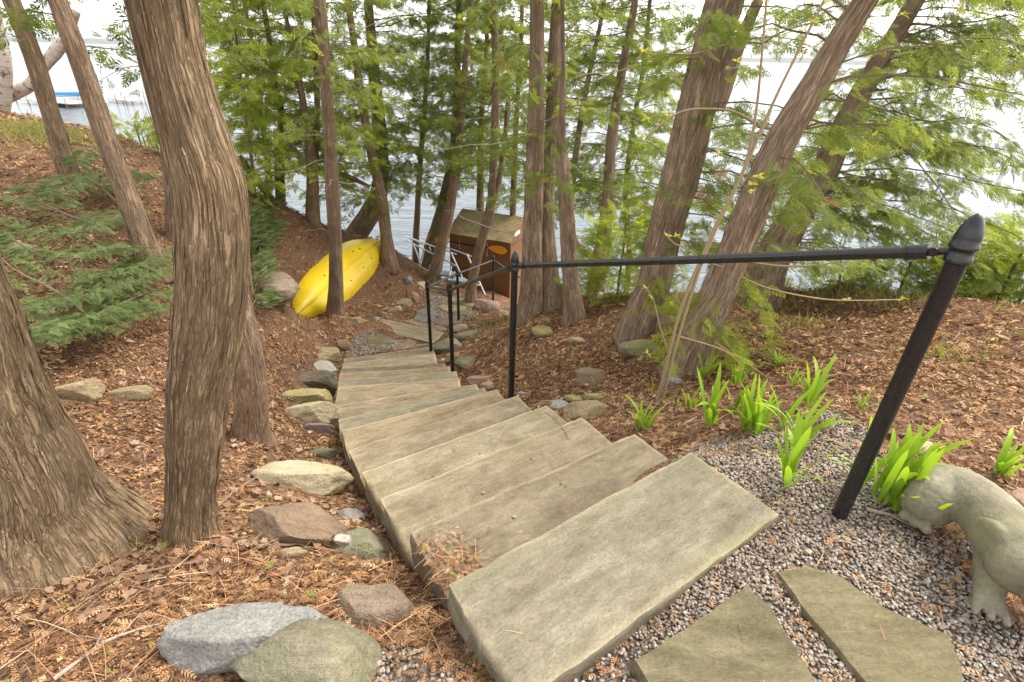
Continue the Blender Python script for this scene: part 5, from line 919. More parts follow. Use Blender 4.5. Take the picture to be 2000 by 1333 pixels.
# low hanging sprays round the feet of the two leaning trunks
root, P = TREE[24]; lv, bv = crown(P, -.45, .25, 16, .62, 46, .6, 1.6, 2, (.09, .17), .7, 0, .12); lv.obj('low_sprays', FOLB, root); bv.obj('low_branches', BRANCH, root)['kind'] = 'stuff'
root, P = TREE[23]; lv, bv = crown(P, -.5, .1, 9, .5, 40, -.6, 1.2, 2, (.08, .15), .6, 0, .12); lv.obj('low_sprays', FOLB, root); bv.obj('low_branches', BRANCH, root)['kind'] = 'stuff'
# dead brown sprigs on the leaning trunk
root, P = TREE[23]; lv = Leaves()
for (x, y, z) in ((1.42, 3.95, .62), (1.44, 3.95, .25), (1.55, 3.95, .75)):
    n = 7; T = np.array([x, y, z]) + rng.normal(0, .025, (n, 3)); lv.put(SPRAYN[0], T, np.array([-.5, -.2, -.8]) + rng.normal(0, .3, (n, 3)), rng.normal(0, 1, (n, 3)), rng.uniform(.07, .12, n), np.full(n, .6))
lv.obj('dead_sprig', LITTER, root)
lg = trunk_obj('fallen_log', FALLEN_LOG, 18, .06, .06, 77, BARKM, None, 0); tag(lg, 'dark fallen trunk leaning down the bank behind the thick foreground cedar', 'log')

# dead bare twigs on trunks behind the kayak
for own, n in ((10, 14), (9, 10), (7, 8), (18, 6), (21, 8), (14, 8), (16, 8)):
    root, P = TREE[own]; P = np.array(P); m = MB()
    for _ in range(n):
        z = random.uniform(P[1, 2] + .6, 2.6); x = np.interp(z, P[:, 2], P[:, 0]); y = np.interp(z, P[:, 2], P[:, 1]); az = random.uniform(2.6, 6.8); L = random.uniform(.35, 1.1); k = 7; t = np.linspace(0, 1, k)[:, None]
        Q = np.array([x, y, z]) + t * L * np.array([math.cos(az), math.sin(az), random.uniform(-.3, .5)]) + np.cumsum(rng.normal(0, .022, (k, 3)), 0) * (t > 0)
        m.tube(Q, np.linspace(.007, .0025, k), 5, False)
    tag(m.obj('dead_twigs', DEADB, root), kind='stuff')

# ---------------------------------------------------------------- bushes and boughs
def bush(name, base, ht, rad, n, mat, label, cat='shrub', size=(.08, .17), group=None, near=True, cone=.5):
    root = empty(name, base, label, cat, group); lv = Leaves(); m = MB(); b = np.array(base)
    m.tube(smooth_path(np.array([[*b - [0, 0, .1], .02], [*(b + [0, 0, ht * .5]), .014], [*(b + [0, 0, ht * .95]), .005]]), .1)[:, :3], .014, 7); m.obj('stem', BRANCH, root)
    h = ht * rng.random(n) ** .85; rr = rad * (1 - (1 - cone) * (h / ht) ** 1.4) * np.sqrt(rng.random(n)) * (.8 + .4 * rng.random(n)); az = rng.uniform(0, 2 * math.pi, n)
    T = b + np.stack([np.cos(az) * rr, np.sin(az) * rr, h], -1); D = np.stack([np.cos(az), np.sin(az), rng.normal(.35, .4, n)], -1) + rng.normal(0, .3, (n, 3)); Zh = np.array([0, 0, 1.]) + rng.normal(0, .7, (n, 3))
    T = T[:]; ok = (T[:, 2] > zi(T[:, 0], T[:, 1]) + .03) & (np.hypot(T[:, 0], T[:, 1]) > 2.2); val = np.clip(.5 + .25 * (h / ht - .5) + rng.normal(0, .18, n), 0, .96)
    q = rng.integers(0, 2, n)
    for k in (0, 1):
        s_ = ok & (q == k); lv.put((SPRAYM if near else SPRAY)[k], T[s_], D[s_], Zh[s_], rng.uniform(*size, s_.sum()), val[s_])
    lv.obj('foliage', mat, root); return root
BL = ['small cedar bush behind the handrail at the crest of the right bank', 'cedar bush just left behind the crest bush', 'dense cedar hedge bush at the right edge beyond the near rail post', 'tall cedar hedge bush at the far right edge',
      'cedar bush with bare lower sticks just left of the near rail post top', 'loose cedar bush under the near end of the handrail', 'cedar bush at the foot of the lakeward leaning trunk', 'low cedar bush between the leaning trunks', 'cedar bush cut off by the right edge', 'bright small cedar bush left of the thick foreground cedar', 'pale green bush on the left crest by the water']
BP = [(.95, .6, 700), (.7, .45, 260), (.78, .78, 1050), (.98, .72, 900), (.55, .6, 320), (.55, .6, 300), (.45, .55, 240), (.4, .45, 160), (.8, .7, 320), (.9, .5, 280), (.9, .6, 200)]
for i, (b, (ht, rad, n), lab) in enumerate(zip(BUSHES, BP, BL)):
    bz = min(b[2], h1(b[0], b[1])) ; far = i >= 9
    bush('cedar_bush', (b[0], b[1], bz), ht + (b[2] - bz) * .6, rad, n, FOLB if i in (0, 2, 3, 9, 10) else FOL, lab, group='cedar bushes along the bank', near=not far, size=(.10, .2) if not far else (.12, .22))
def bough_shrub(name, paths, label, mat, dens, size):
    P0 = np.array(paths[0][0]); root = empty(name, (P0[0], P0[1], h1(P0[0], P0[1])), label, 'shrub'); lv = Leaves(); m = MB()
    for pth in paths:
        Q = smooth_path(np.array(pth), .05); s = np.r_[0, np.cumsum(np.linalg.norm(np.diff(Q, axis=0), axis=1))]; L = s[-1]; Q = Q.copy(); Q[:, 2] -= .10 * (s / L) ** 3
        Q[:, 2] = np.maximum(Q[:, 2], zi(Q[:, 0], Q[:, 1]) + .05)
        m.tube(Q[::2], np.linspace(.012, .004, len(Q[::2])), 6, False)
        n = int(dens * L); u = rng.random(n) * L; C_ = np.stack([np.interp(u, s, Q[:, k]) for k in range(3)], -1); T = np.gradient(Q, axis=0); T = np.stack([np.interp(u, s, T[:, k]) for k in range(3)], -1); T /= np.linalg.norm(T, axis=1)[:, None]
        side = np.cross(T, [0, 0, 1.]); sg = rng.choice([-1, 1], n)[:, None]; off = rng.random((n, 1)) * .24 * (1.15 - u[:, None] / L)
        D = T * .6 + side * sg * .8 + np.array([0, 0, -.12]) + rng.normal(0, .16, (n, 3)); C2 = C_ + side * sg * off + T * off * .5 + rng.normal(0, .015, (n, 3)) + np.array([0, 0, .05]) * rng.random((n, 1))
        Zh = np.array([0, 0, 1.]) + rng.normal(0, .28, (n, 3)); ok = C2[:, 2] > zi(C2[:, 0], C2[:, 1]) + .015; q = rng.integers(0, 2, n); val = np.clip(.45 + rng.normal(0, .22, n), 0, 1)
        for k in (0, 1): lv.put(FEATH[k], C2[ok & (q == k)], D[ok & (q == k)], Zh[ok & (q == k)], rng.uniform(*size, (ok & (q == k)).sum()), val[ok & (q == k)])
    lv.obj('foliage', mat, root); tag(m.obj('stems', BRANCH, root), kind='stuff'); return root
bough_shrub('evergreen_shrub', BOUGHS, 'sprawling blue-green evergreen boughs covering the left bank', FOLD, 260, (.06, .13))
bough_shrub('evergreen_shrub', BOUGHS2, 'blue-green evergreen boughs right behind the thick foreground cedar', FOLD, 330, (.07, .14))

# ---------------------------------------------------------------- sapling
P0 = SAPLING['stems'][0][0]; sp = empty('sapling', P0[:3], 'bare two-stemmed sapling with opening yellow buds in front of the leaning trunks', 'sapling')
for q, s_ in enumerate(SAPLING['stems']):
    P = smooth_path(np.array(s_), .04); P[0, 2] -= .05; e = np.array(P[-1]); d = P[-1] - P[-4]; P = np.vstack([P, e + d * 3, e + d * 7, e + d * 11]); V, F, _ = tube(P[:, :3], np.maximum(P[:, 3] * .60, .002), 10); link('stem', mesh('stem', V, F), STEMM, sp)
for s_ in SAPLING['twigs']:
    P = smooth_path(np.array(s_), .04); k = len(P); P[:, 1] -= np.linspace(0, .25, k) * random.uniform(-.6, 1); V, F, _ = tube(P[:, :3], np.maximum(P[:, 3] * .7, .0012), 7); link('twig', mesh('twig', V, F), STEMM, sp)
def leaf_kite(L, W):
    return np.array([(0, 0, 0), (.35 * L, W, .1 * L), (L, 0, -.05 * L), (.35 * L, -W, .1 * L), (.4 * L, 0, .02 * L)]), [(0, 1, 4), (1, 2, 4), (2, 3, 4), (3, 0, 4)]
for (x, y, z) in BUDS:
    m = MB()
    for _ in range(6):
        V, F = leaf_kite(random.uniform(.018, .038), random.uniform(.004, .008)); az = random.uniform(0, 6.3); el = random.uniform(-.5, 1.0)
        M = np.array((Matrix.Rotation(az, 3, 'Z') @ Matrix.Rotation(-el, 3, 'Y') @ Matrix.Rotation(random.uniform(-1, 1), 3, 'X'))); m.add(V @ M.T + np.array([x, y, z]), F)
    o = m.obj('bud', BUD, sp, True)
    at = o.data.attributes.new('rnd', 'FLOAT', 'POINT'); at.data.foreach_set('value', np.full(len(o.data.vertices), random.random(), np.float32))

# ---------------------------------------------------------------- green shoots
def strap(L, W, bend, lean, twist):
    n = 9; t = np.linspace(0, 1, n); a = lean + bend * t ** 1.5; x = np.cumsum(np.sin(a)) * L / n; z = np.cumsum(np.cos(a)) * L / n
    w = W * np.clip(np.minimum(1, .55 + 1.6 * t), 0, 1) * np.sqrt(np.clip(1 - t ** 3.2, 0, 1)) + .0006; V = []
    for i in range(n):
        nx_, nz_ = -math.cos(a[i]), math.sin(a[i]); cup = .45 * (1 - .6 * t[i])
        for s in (-1, 0, 1): V.append((x[i] + nx_ * cup * w[i] * abs(s), s * w[i], z[i] + nz_ * cup * w[i] * abs(s)))
    F = [(3 * i + j, 3 * i + j + 1, 3 * i + 4 + j, 3 * i + 3 + j) for i in range(n - 1) for j in (0, 1)]
    return np.array(V), F
SM = []
for q in range(10):
    L = 1.0; V, F = strap(1.0, .033 + .008 * (q % 3), [.2, .4, .6, 1.2, .3][q % 5], .03 + .05 * (q % 4), 0)
    SM.append(mesh('shoot_leaf', V, F, True, {'rnd': np.linspace(.2, .75, len(V)) + .04 * (q % 3)})); SM[-1].materials.append(SHOOT)
for i, (x, y, z, hh, n, lab) in enumerate(SHOOTS):
    root = empty('green_shoots', (x, y, z), lab, 'plant', 'fresh green shoots beside the steps'); wdir = random.uniform(0, 6.3)
    for j in range(n + 10 if n > 12 else n + 4 if n > 3 else n):
        o = link('leaf', SM[random.randrange(10)], None, root); s = hh * (1.15 if n > 12 else 1.0) * random.uniform(.6, 1.3) * (1 if j else 1.15); fan = random.choice((0, math.pi)) + random.gauss(0, .35)
        o.matrix_basis = Matrix.Translation((x + random.gauss(0, .012 + .02 * (n > 9)), y + random.gauss(0, .012 + .02 * (n > 9)), zi(x, y) - .01)) @ Matrix.Rotation(wdir + fan, 4, 'Z') @ Matrix.Rotation(abs(random.gauss(0, .22)), 4, 'Y') @ Matrix.Diagonal((s, s * 1.0, s, 1))

# ---------------------------------------------------------------- kayak
A, B = np.array(KAYAK[0]), np.array(KAYAK[1]); ax = B - A; KL = np.linalg.norm(ax); ax /= KL; mid = (A + B) / 2
tc = np.array([0, 0, 1.45]) - mid; tc /= np.linalg.norm(tc); nrm = tc + np.array([.10, 0, .12]); nrm -= ax * (nrm @ ax); nrm /= np.linalg.norm(nrm); wv = np.cross(nrm, ax)
ky = empty('kayak', tuple(A), 'yellow sit-on-top kayak propped hull outward on the bank behind a slim trunk', 'kayak')
nt, ncs = 60, 28; V = []
def khalf(t):
    s = 2 * t - 1; return .43 * max(0., 1 - abs(s) ** (2.5 if s < 0 else 2.7)) ** (.80 if s < 0 else .72) + .004
for i in range(nt + 1):
    t = i / nt; hw = khalf(t); s = 2 * t - 1; rock = .10 * abs(s) ** 2.6; dep = .20 * min(1, (hw / .2)) ** .6
    for j in range(ncs + 1):          # hull skin, gunwale to gunwale
        u = -1 + 2 * j / ncs; c = (1 - abs(u) ** 2.8); keel = .020 * math.exp(-(u / .055) ** 2) 
        if t > .9: keel += .03 * (t - .9) / .1 * math.exp(-(u / .2) ** 2)
        V.append(A + ax * KL * t + wv * (u * hw) + nrm * (dep * c + keel * min(1, hw / .15) - rock * 1.0 - .10))
    for j in range(1, ncs):           # deck side with a shallow cockpit
        u = 1 - 2 * j / ncs; well = .07 * math.exp(-(s / .45) ** 4) * (1 - abs(u) ** 3)
        V.append(A + ax * KL * t + wv * (u * hw * .99) + nrm * (-rock - .10 - .05 * (1 - u * u) * min(1, hw / .2) + well))
nr = 2 * ncs; F = [(i * nr + j, i * nr + (j + 1) % nr, (i + 1) * nr + (j + 1) % nr, (i + 1) * nr + j) for i in range(nt) for j in range(nr)] + [tuple(range(nr - 1, -1, -1)), tuple(range(nt * nr, nt * nr + nr))]
hull = link('hull', mesh('hull', V, F), YEL, ky); hull.data.set_sharp_from_angle(angle=R(60))
def kpt(t, u, off=0.0):
    s = 2 * t - 1; hw = khalf(t); dep = .20 * min(1, hw / .2) ** .6; return A + ax * KL * t + wv * (u * hw) + nrm * (dep * (1 - abs(u) ** 2.8) - .10 * abs(s) ** 2.6 - .10 + off)
for t, u in ((.34, .42), (.44, .42), (.66, .40), (.74, -.36), (.62, -.38), (.72, .30), (.46, -.42)):
    m = MB(); c = kpt(t, u, .004); m.tube([c - nrm * .02, c + nrm * .003], [.012, .014], 14); m.obj('scupper_hole', DARKHOLE, hull)
m = MB(); gp = np.array([kpt(t, -1) for t in np.linspace(.02, .98, 50)]); m.tube(gp, .011, 8); gp = np.array([kpt(t, 1) for t in np.linspace(.02, .98, 50)]); m.tube(gp, .011, 8); m.obj('gunwale_rim', YEL, ky)
m = MB(); q = kpt(.975, 0, .03)
for k in range(4):
    t = np.linspace(0, 2 * math.pi, 16); rr = .07 + .012 * k; m.tube([q + ax * (.05 + .02 * math.sin(a_ * 2 + k)) + (wv * math.cos(a_) + nrm * math.sin(a_) * .6 + ax * .4 * math.cos(a_ + k)) * rr for a_ in t], .008, 6, False)
tp = np.array(TREE[8][1]); zz = q[2] + .02; tx = np.array([np.interp(zz, tp[:, 2], tp[:, 0]), tp[1, 1] - .1, zz]); m.tube(smooth_path(np.array([q, (q + tx) / 2 + [0, 0, .05], tx]), .05), .007, 6)
tag(m.obj('rope', WHITE_ROPE), 'white rope bundled at the upper tip of the yellow kayak and tied to a trunk', 'rope')

# ---------------------------------------------------------------- shed, paddle, ladder
FRp = np.array(SHED['fr']); FLp = np.array(SHED['fl']); zt, half, zr = SHED['zt'], SHED['half'], SHED['zr']
wd = (FRp - FLp); wd[2] = 0; SW = np.linalg.norm(wd); wd /= SW; nn = np.array([-wd[1], wd[0], 0]); nn = nn if nn[1] > 0 else -nn; zb = FRp[2] - .35
sh = empty('shed', (FRp[0], FRp[1], FRp[2]), 'small brown painted storage shed with a mossy plywood roof', 'shed')
def sp_(a, b, z): return np.array([FLp[0], FLp[1], 0]) + wd * a + nn * b + np.array([0, 0, z])
def panel(name, pts, th, mat, parent):
    P = np.array(pts, float); n_ = np.cross(P[1] - P[0], P[2] - P[0]); n_ /= np.linalg.norm(n_); k = len(P); V = np.vstack([P, P - n_ * th]); F = [tuple(range(k)), tuple(range(2 * k - 1, k - 1, -1))] + [(i, k + i, k + (i + 1) % k, (i + 1) % k) for i in range(k)]
    m = MB(); m.add(V, F); return m.obj(name, mat, parent, False, .004)
panel('wall', [sp_(.03, 0, zb), sp_(SW, 0, zb), sp_(SW, 0, zt + .02), sp_(.03, 0, zt + .02)], .03, SHEDM, sh)
ew = panel('wall', [sp_(SW + .004, .003, zb), sp_(SW + .004, 2 * half, zb), sp_(SW + .004, 2 * half, zt), sp_(SW + .004, half, zr - .03), sp_(SW + .004, .003, zt)], .03, SHEDM, sh)
panel('wall', [sp_(.0, 2 * half, zb), sp_(.0, 0.003, zb), sp_(.0, 0.003, zt), sp_(.0, half, zr - .03), sp_(.0, 2 * half, zt)], .03, SHEDM, sh)
panel('wall', [sp_(SW, 2 * half + .003, zb), sp_(0, 2 * half + .003, zb), sp_(0, 2 * half + .003, zt), sp_(SW, 2 * half + .003, zt)], .03, SHEDM, sh)
sl = (zr - zt) / half; ov = .05
panel('roof_panel', [sp_(-ov, -ov, zt - sl * ov + .03), sp_(SW + ov * .3, -ov, zt - sl * ov + .03), sp_(SW + ov * .3, half, zr + .03), sp_(-ov, half, zr + .03)], .022, ROOFM, sh)
panel('roof_panel', [sp_(SW + ov * .3, 2 * half + ov, zt - sl * ov + .03), sp_(-ov, 2 * half + ov, zt - sl * ov + .03), sp_(-ov, half + .002, zr + .03), sp_(SW + ov * .3, half + .002, zr + .03)], .022, ROOFM, sh)
panel('trim', [sp_(SW + .012, .0, zb), sp_(SW + .012, .06, zb), sp_(SW + .012, .06, zt + .02), sp_(SW + .012, .0, zt)], .008, SHEDM, sh)
panel('sticker', [sp_(SW + .012, .22, zt + .06), sp_(SW + .012, .52, zt + .06), sp_(SW + .012, .52, zt + .15), sp_(SW + .012, .22, zt + .15)], .004, PAPER, ew)
panel('trim', [sp_(SW + .012, .1, zt - .10), sp_(SW + .012, 2 * half - .1, zt - .10), sp_(SW + .012, 2 * half - .1, zt - .085), sp_(SW + .012, .1, zt - .085)], .004, SHAFT, sh)
for a_, b_ in ((WALLCLIPS[0], WALLCLIPS[1]), (WALLCLIPS[2], WALLCLIPS[3])):
    m = MB(); a_, b_ = np.array(a_), np.array(b_); m.tube([a_, a_ - nn * .03, b_ - nn * .05, b_], .009, 6); m.obj('paddle_hook', ALU, sh)
pd_ = [np.array(p) for p in PADDLE]; pk_ = empty('paddle', tuple(pd_[1]), 'kayak paddle with orange blades hung across the shed wall', 'paddle')
m = MB(); m.tube([pd_[1] - (pd_[1] - pd_[0]) * -.1 , pd_[2] + (pd_[3] - pd_[2]) * .1], .016, 12); m.obj('shaft', SHAFT, pk_)
for c0, c1 in ((pd_[1], pd_[0]), (pd_[2], pd_[3])):
    d = c1 - c0; L = np.linalg.norm(d); d /= L; s = np.cross(d, nn); s /= np.linalg.norm(s); V = []; n = 22
    for side in (1, -1):
        for i in range(n):
            a_ = i / n * 2 * math.pi; u = .5 - .5 * math.cos(a_); w = .105 * math.sin(a_) * (1.0 if math.sin(a_) > 0 else .85) * (.6 + .55 * u)
            V.append(c0 + d * L * u + s * w - nn * (side * .010 + .02 * (w / .1) ** 2))
    V += [c0 + d * L * .5 - nn * .016, c0 + d * L * .5 + nn * .006]
    F = [(i, (i + 1) % n, 2 * n) for i in range(n)] + [(n + (i + 1) % n, n + i, 2 * n + 1) for i in range(n)] + [((i + 1) % n, i, n + i, n + (i + 1) % n) for i in range(n)]
    m = MB(); m.add(V, F); bl = m.obj('blade', ORANGE, pk_); q = MB(); q.tube([c0 - nn * .012, c0 + d * L * .7 - nn * .016], [.014, .004], 8); q.obj('blade_rib', ORANGE, bl)
ld = empty('aluminium_steps', tuple(LADDER['rails'][0][1]), 'aluminium dock steps with tubular handrails lying beside the shed', 'ladder')
for k, r_, nm in (('rails', .020, 'side_rail'), ('hand', .017, 'handrail'), ('up', .015, 'upright')):
    for a_, b_ in LADDER[k]:
        m = MB(); m.tube([a_, b_], r_, 10); m.obj(nm, ALU, ld)
for a_, b_ in LADDER['treads']:
    a_, b_ = np.array(a_), np.array(b_); m = MB(); d = b_ - a_; L = np.linalg.norm(d); d /= L; s = np.array([-d[1], d[0], 0]); Mx = np.stack([d, s / np.linalg.norm(s), np.cross(d, s / np.linalg.norm(s))], -1); m.box((a_ + b_) / 2, (L, .09, .025), Mx); m.obj('tread', ALU, ld, False, .004)
for k, (a_, b_) in enumerate(LADDER['boxes']):
    a_, b_ = np.array(a_), np.array(b_); m = MB(); d = b_ - a_; L = np.linalg.norm(d); d /= L; s = np.array([-d[1], d[0], 0]); s /= np.linalg.norm(s); Mx = np.stack([d, s, np.cross(d, s)], -1); m.box((a_ + b_) / 2, (L, .22, .055), Mx); m.obj('tread', TREAD, ld, False, .006)

# wooden dock railing behind the triple trunks
wr = empty('wooden_railing', (.9, 9.6, -3.6), 'weathered wooden railing showing between the triple trunks', 'railing')
def beam(name, a_, b_, w, h, mat, parent):
    a_, b_ = np.array(a_, float), np.array(b_, float); d = b_ - a_; L = np.linalg.norm(d); d /= L; s = np.cross(d, [0, 0, 1.]); s = s / np.linalg.norm(s) if np.linalg.norm(s) > .1 else np.array([1., 0, 0]); Mx = np.stack([d, s, np.cross(s, d)], -1); m = MB(); m.box((a_ + b_) / 2, (L, w, h), Mx); return m.obj(name, mat, parent, False, .004)
beam('rail', (.45, 10.0, -2.42), (1.75, 9.2, -2.92), .04, .09, WOOD, wr); beam('rail', (.45, 10.0, -2.85), (1.75, 9.2, -3.35), .04, .09, WOOD, wr)
for t in (.12, .55, .92):
    x, y, z = .45 + 1.3 * t, 10.04 - .8 * t, -2.40 - .5 * t; beam('rail_post', (x, y, z + .06), (x, y, -5.0), .08, .08, WOOD, wr)
# small white cap on the crest
m = MB(); V, F = lathe([(.0, .055), (.022, .05), (.035, .035), (.038, .0), (.034, -.03)], 18); V = V + np.array([1.05, 5.75, h1(1.05, 5.75) + .02]); m.add(V, F); o = m.obj('pipe_cap', WHITEP); tag(o, 'small white domed cap on the crest left of the cedar bush', 'cap')

# ---------------------------------------------------------------- statue
stt = empty('animal_statue', (STATUE[3][0], STATUE[3][1], -.03), 'curled concrete animal statue with a clawed paw at the right edge', 'statue')
def blob(parts, voxel=.0055):
    bm = bmesh.new()
    for c, r, q in parts:
        M = Matrix.Translation(Vector(c)) @ (q.to_matrix().to_4x4() if q else Matrix.Identity(4)) @ Matrix.Diagonal((*((r,) * 3 if np.isscalar(r) else r), 1)); bmesh.ops.create_icosphere(bm, subdivisions=3, radius=1, matrix=M)
    me = bpy.data.meshes.new('statue_body'); bm.to_mesh(me); bm.free(); o = link('body', me, STATUEM, stt)
    r_ = o.modifiers.new('remesh', 'REMESH'); r_.mode = 'VOXEL'; r_.voxel_size = voxel; r_.use_smooth_shade = True; s = o.modifiers.new('smooth', 'SMOOTH'); s.factor = .5; s.iterations = 4; return o
pts = []
SPn = smooth_path(np.array([(x, y, z, r) for x, y, z, r in STATUE]), .022)
for x, y, z, r in SPn: pts.append(((x, y, z), (r, r, r * 1.02), None))
lg_ = [np.array(p) for p in STATUE_LEG]; hd = [np.array(p) for p in STATUE_HEAD]; hn = [np.array(p) for p in STATUE_HIND]
for t in np.linspace(0, 1, 9): pts.append((lg_[0] * (1 - t) + lg_[1] * t, .062 - .018 * t, None))
for t in np.linspace(0, 1, 6): pts.append((lg_[1] * (1 - t) + lg_[2] * t, .044 - .006 * t, None))
pd0 = lg_[2] - lg_[1]; pd0[2] = 0; pd0 /= np.linalg.norm(pd0); ps = np.array([-pd0[1], pd0[0], 0])
for k in (-1, 0, 1):
    for t in np.linspace(0, 1, 5): pts.append((lg_[2] + pd0 * (.02 + .05 * t) + ps * k * (.026 + .012 * t) + np.array([0, 0, -.012 * t]), .0165 - .005 * t, None))
pts += [(hn[0], (.075, .07, .06), None), (hn[1], (.06, .05, .035), None)]
for k in (-1, 0, 1): pts.append((hn[1] + np.array([-.04, -.03 * 1, -.01]) + np.array([.02, -.03, 0]) * k, .018, None))
pts += [(hd[0], (.085, .09, .085), None), (hd[1], (.105, .10, .09), None), (hd[2], (.11, .10, .085), None)]
pts += [(hd[0] + np.array([-.062, .02, -.005]), (.030, .075, .072), None), (hd[0] + np.array([-.055, -.045, -.035]), (.030, .045, .05), None)]        # ear flap
pts += [(hd[1] + np.array([-.035, -.085, -.028]), (.036, .026, .030), None), (hd[1] + np.array([.045, -.085, -.06]), (.075, .045, .04), None), (hd[1] + np.array([-.01, -.07, .045]), (.06, .035, .03), None)]
blob(pts)

# ---------------------------------------------------------------- docks and lifts out on the lake
def dock(name, pts, w, label):
    a_, b_ = np.array(pts[0], float), np.array(pts[1], float); d = b_ - a_; L = np.linalg.norm(d[:2]); d = np.array([d[0], d[1], 0]) / L; s = np.array([-d[1], d[0], 0]); root = empty(name, tuple(a_), label, 'dock', 'docks out on the lake')
    z = WL + .45; nb = max(4, int(L / .6)); 
    for i in range(nb):
        t0, t1 = L * i / nb, L * (i + .93) / nb; P = [a_ + d * t0, a_ + d * t1, a_ + d * t1 + s * w, a_ + d * t0 + s * w]; P = [np.array([p[0], p[1], z]) for p in P]; m = MB(); m.hexa([p - [0, 0, .08] for p in P] + P); m.obj('deck_board', DOCKW, root, False)
    for i in range(0, nb + 1, 4):
        for k in (0.05, w - .05):
            m = MB(); c = a_ + d * (L * i / nb) + s * k; m.tube([(c[0], c[1], WL - 1.5), (c[0], c[1], z + .5)], .06, 8); m.obj('pile', WOOD, root)
DL, DR = LAKE['dockL'], LAKE['dockR']
dock('dock', (DL[0], DL[1]), 3.0, 'far grey dock seen between the birch and the first leaning trunk'); dock('dock', (DL[2], DL[3]), 3.0, 'far grey dock seen right of the second leaning trunk'); dock('dock', (DR[0], DR[1]), 2.0, 'pale wooden dock behind the rightmost leaning trunk'); dock('dock', (DR[3], (DR[4][0] + 1.2, DR[4][1] - .2, DR[4][2])), 1.2, 'dock end at the right edge of the lake')
def boat(c, L, rz, label):
    root = empty('boat', c, label, 'boat'); V = []; n = 14
    for i in range(n + 1):
        t = i / n; w = .9 * (1 - max(0, t - .45) ** 2 / .3025 * .98); 
        for u, zz in ((-1, .75), (-.8, .1), (0, -.15), (.8, .1), (1, .75)): V.append((L * (t - .5), u * w, zz + .25 * t * t * (zz > .5)))
    F = [(5 * i + j, 5 * i + j + 1, 5 * i + 6 + j, 5 * i + 5 + j) for i in range(n) for j in range(4)] + [(5 * i, 5 * i + 5, 5 * i + 9, 5 * i + 4) for i in range(n)] + [(0, 4, 3, 2, 1)]
    ca, sa = math.cos(rz), math.sin(rz); V = [(c[0] + x * ca - y * sa, c[1] + x * sa + y * ca, c[2] + z) for x, y, z in V]; link('hull', mesh('hull', V, F, False), WHITEP, root)
    W = [(x, y, z) for x in (-L * .38, L * .25) for y in (-.8, .8) for z in (.9, 1.25)]; W = [(c[0] + x * ca - y * sa, c[1] + x * sa + y * ca, c[2] + z) for x, y, z in W]; link('cover', mesh('cover', W, [(0, 1, 3, 2), (4, 6, 7, 5), (0, 4, 5, 1), (2, 3, 7, 6), (0, 2, 6, 4), (1, 5, 7, 3)], False), BLUE, root)
bc = (np.array(DL[0]) + np.array(DL[1])) / 2; boat((bc[0] + 1.5, bc[1] + 4, WL), 6.0, .5, 'white boat under a blue cover moored at the far left dock')
for k, (x, y, z) in enumerate(LAKE['blue']):
    root = empty('mooring_pole', (x, y, WL), ['blue mooring pole half hidden by cedar sprays, leftmost of four', 'blue mooring pole, second from the left', 'blue mooring pole, third from the left', 'blue mooring pole nearest the near rail post'][k], 'pole', 'blue mooring poles in the lake')
    m = MB(); m.tube([(x - .25, y, WL - 1.5), (x + .25, y, WL + 1.5)], .05, 10); m.obj('pole', BLUE, root); m = MB(); m.tube([(x + .25, y, WL + 1.5), (x + .275, y, WL + 1.66)], .055, 10); m.obj('cap', WHITEP, root)

# ---------------------------------------------------------------- ground cover
def on_slab(x, y):
    c = np.zeros(len(x), bool)
    for q in STEPQ: c |= inside(q, x, y)
    return c
def in_gravel(x, y):
    j = np.clip(np.searchsorted(gy, y), 0, ny - 1); i = np.clip(np.searchsorted(gx, x), 0, nx - 1); return G2[j, i] > .5
ROCKC = np.array([(r[1], r[2], max(r[4], r[5]) * .40) for r in ROCKS])
def on_rock(x, y): return (np.hypot(x[:, None] - ROCKC[None, :, 0], y[:, None] - ROCKC[None, :, 1]) < ROCKC[None, :, 2]).any(1)
def polar(n, d0, d1, a0=-56, a1=56, p=1.0):
    d = np.exp(rng.uniform(math.log(d0), math.log(d1), n)); a_ = np.radians(rng.uniform(a0, a1, n)); return np.sin(a_) * d, np.cos(a_) * d
# gravel pebbles
ico = bmesh.new(); bmesh.ops.create_icosphere(ico, subdivisions=1, radius=1); I0 = np.array([v.co[:] for v in ico.verts]), np.array([[v.index for v in f.verts] for f in ico.faces]); ico.free()
ico = bmesh.new(); bmesh.ops.create_icosphere(ico, subdivisions=2, radius=1); I1 = np.array([v.co[:] for v in ico.verts]), np.array([[v.index for v in f.verts] for f in ico.faces]); ico.free()
def pebbles(n, poly, tm, dmin, dmax, s0, s1, lift=0):
    p = np.array(poly); x = rng.uniform(p[:, 0].min(), p[:, 0].max(), n); y = rng.uniform(p[:, 1].min(), p[:, 1].max(), n); d = np.hypot(x, y)
    edge = np.array([nz(a_ * 6, b_ * 6, 2) for a_, b_ in zip(x, y)]) * .30
    ok = (inside(poly, x + edge, y + edge) | (rng.random(n) < .02)) & ~on_slab(x, y) & (d > dmin) & (d < dmax) & ~on_rock(x, y); x, y = x[ok], y[ok]; n = len(x)
    X = np.stack([rng.normal(0, 1, n), rng.normal(0, 1, n), rng.normal(0, .25, n)], -1); Z = np.array([0, 0, 1.]) + rng.normal(0, .3, (n, 3)); s = rng.uniform(s0, s1, n) * np.where(rng.random(n) < .06, 1.5, 1); B_ = basis_from(X, Z) * np.stack([s, s * rng.uniform(.6, .9, n), s * rng.uniform(.4, .65, n)], -1)[:, None, :]
    T = np.stack([x, y, zi(x, y) + .002 + lift + rng.random(n) * .006], -1); return stamp(tm[0], tm[1], B_, T, rng.random(n))
G1, G0 = GRAVEL[0], GRAVEL[1]
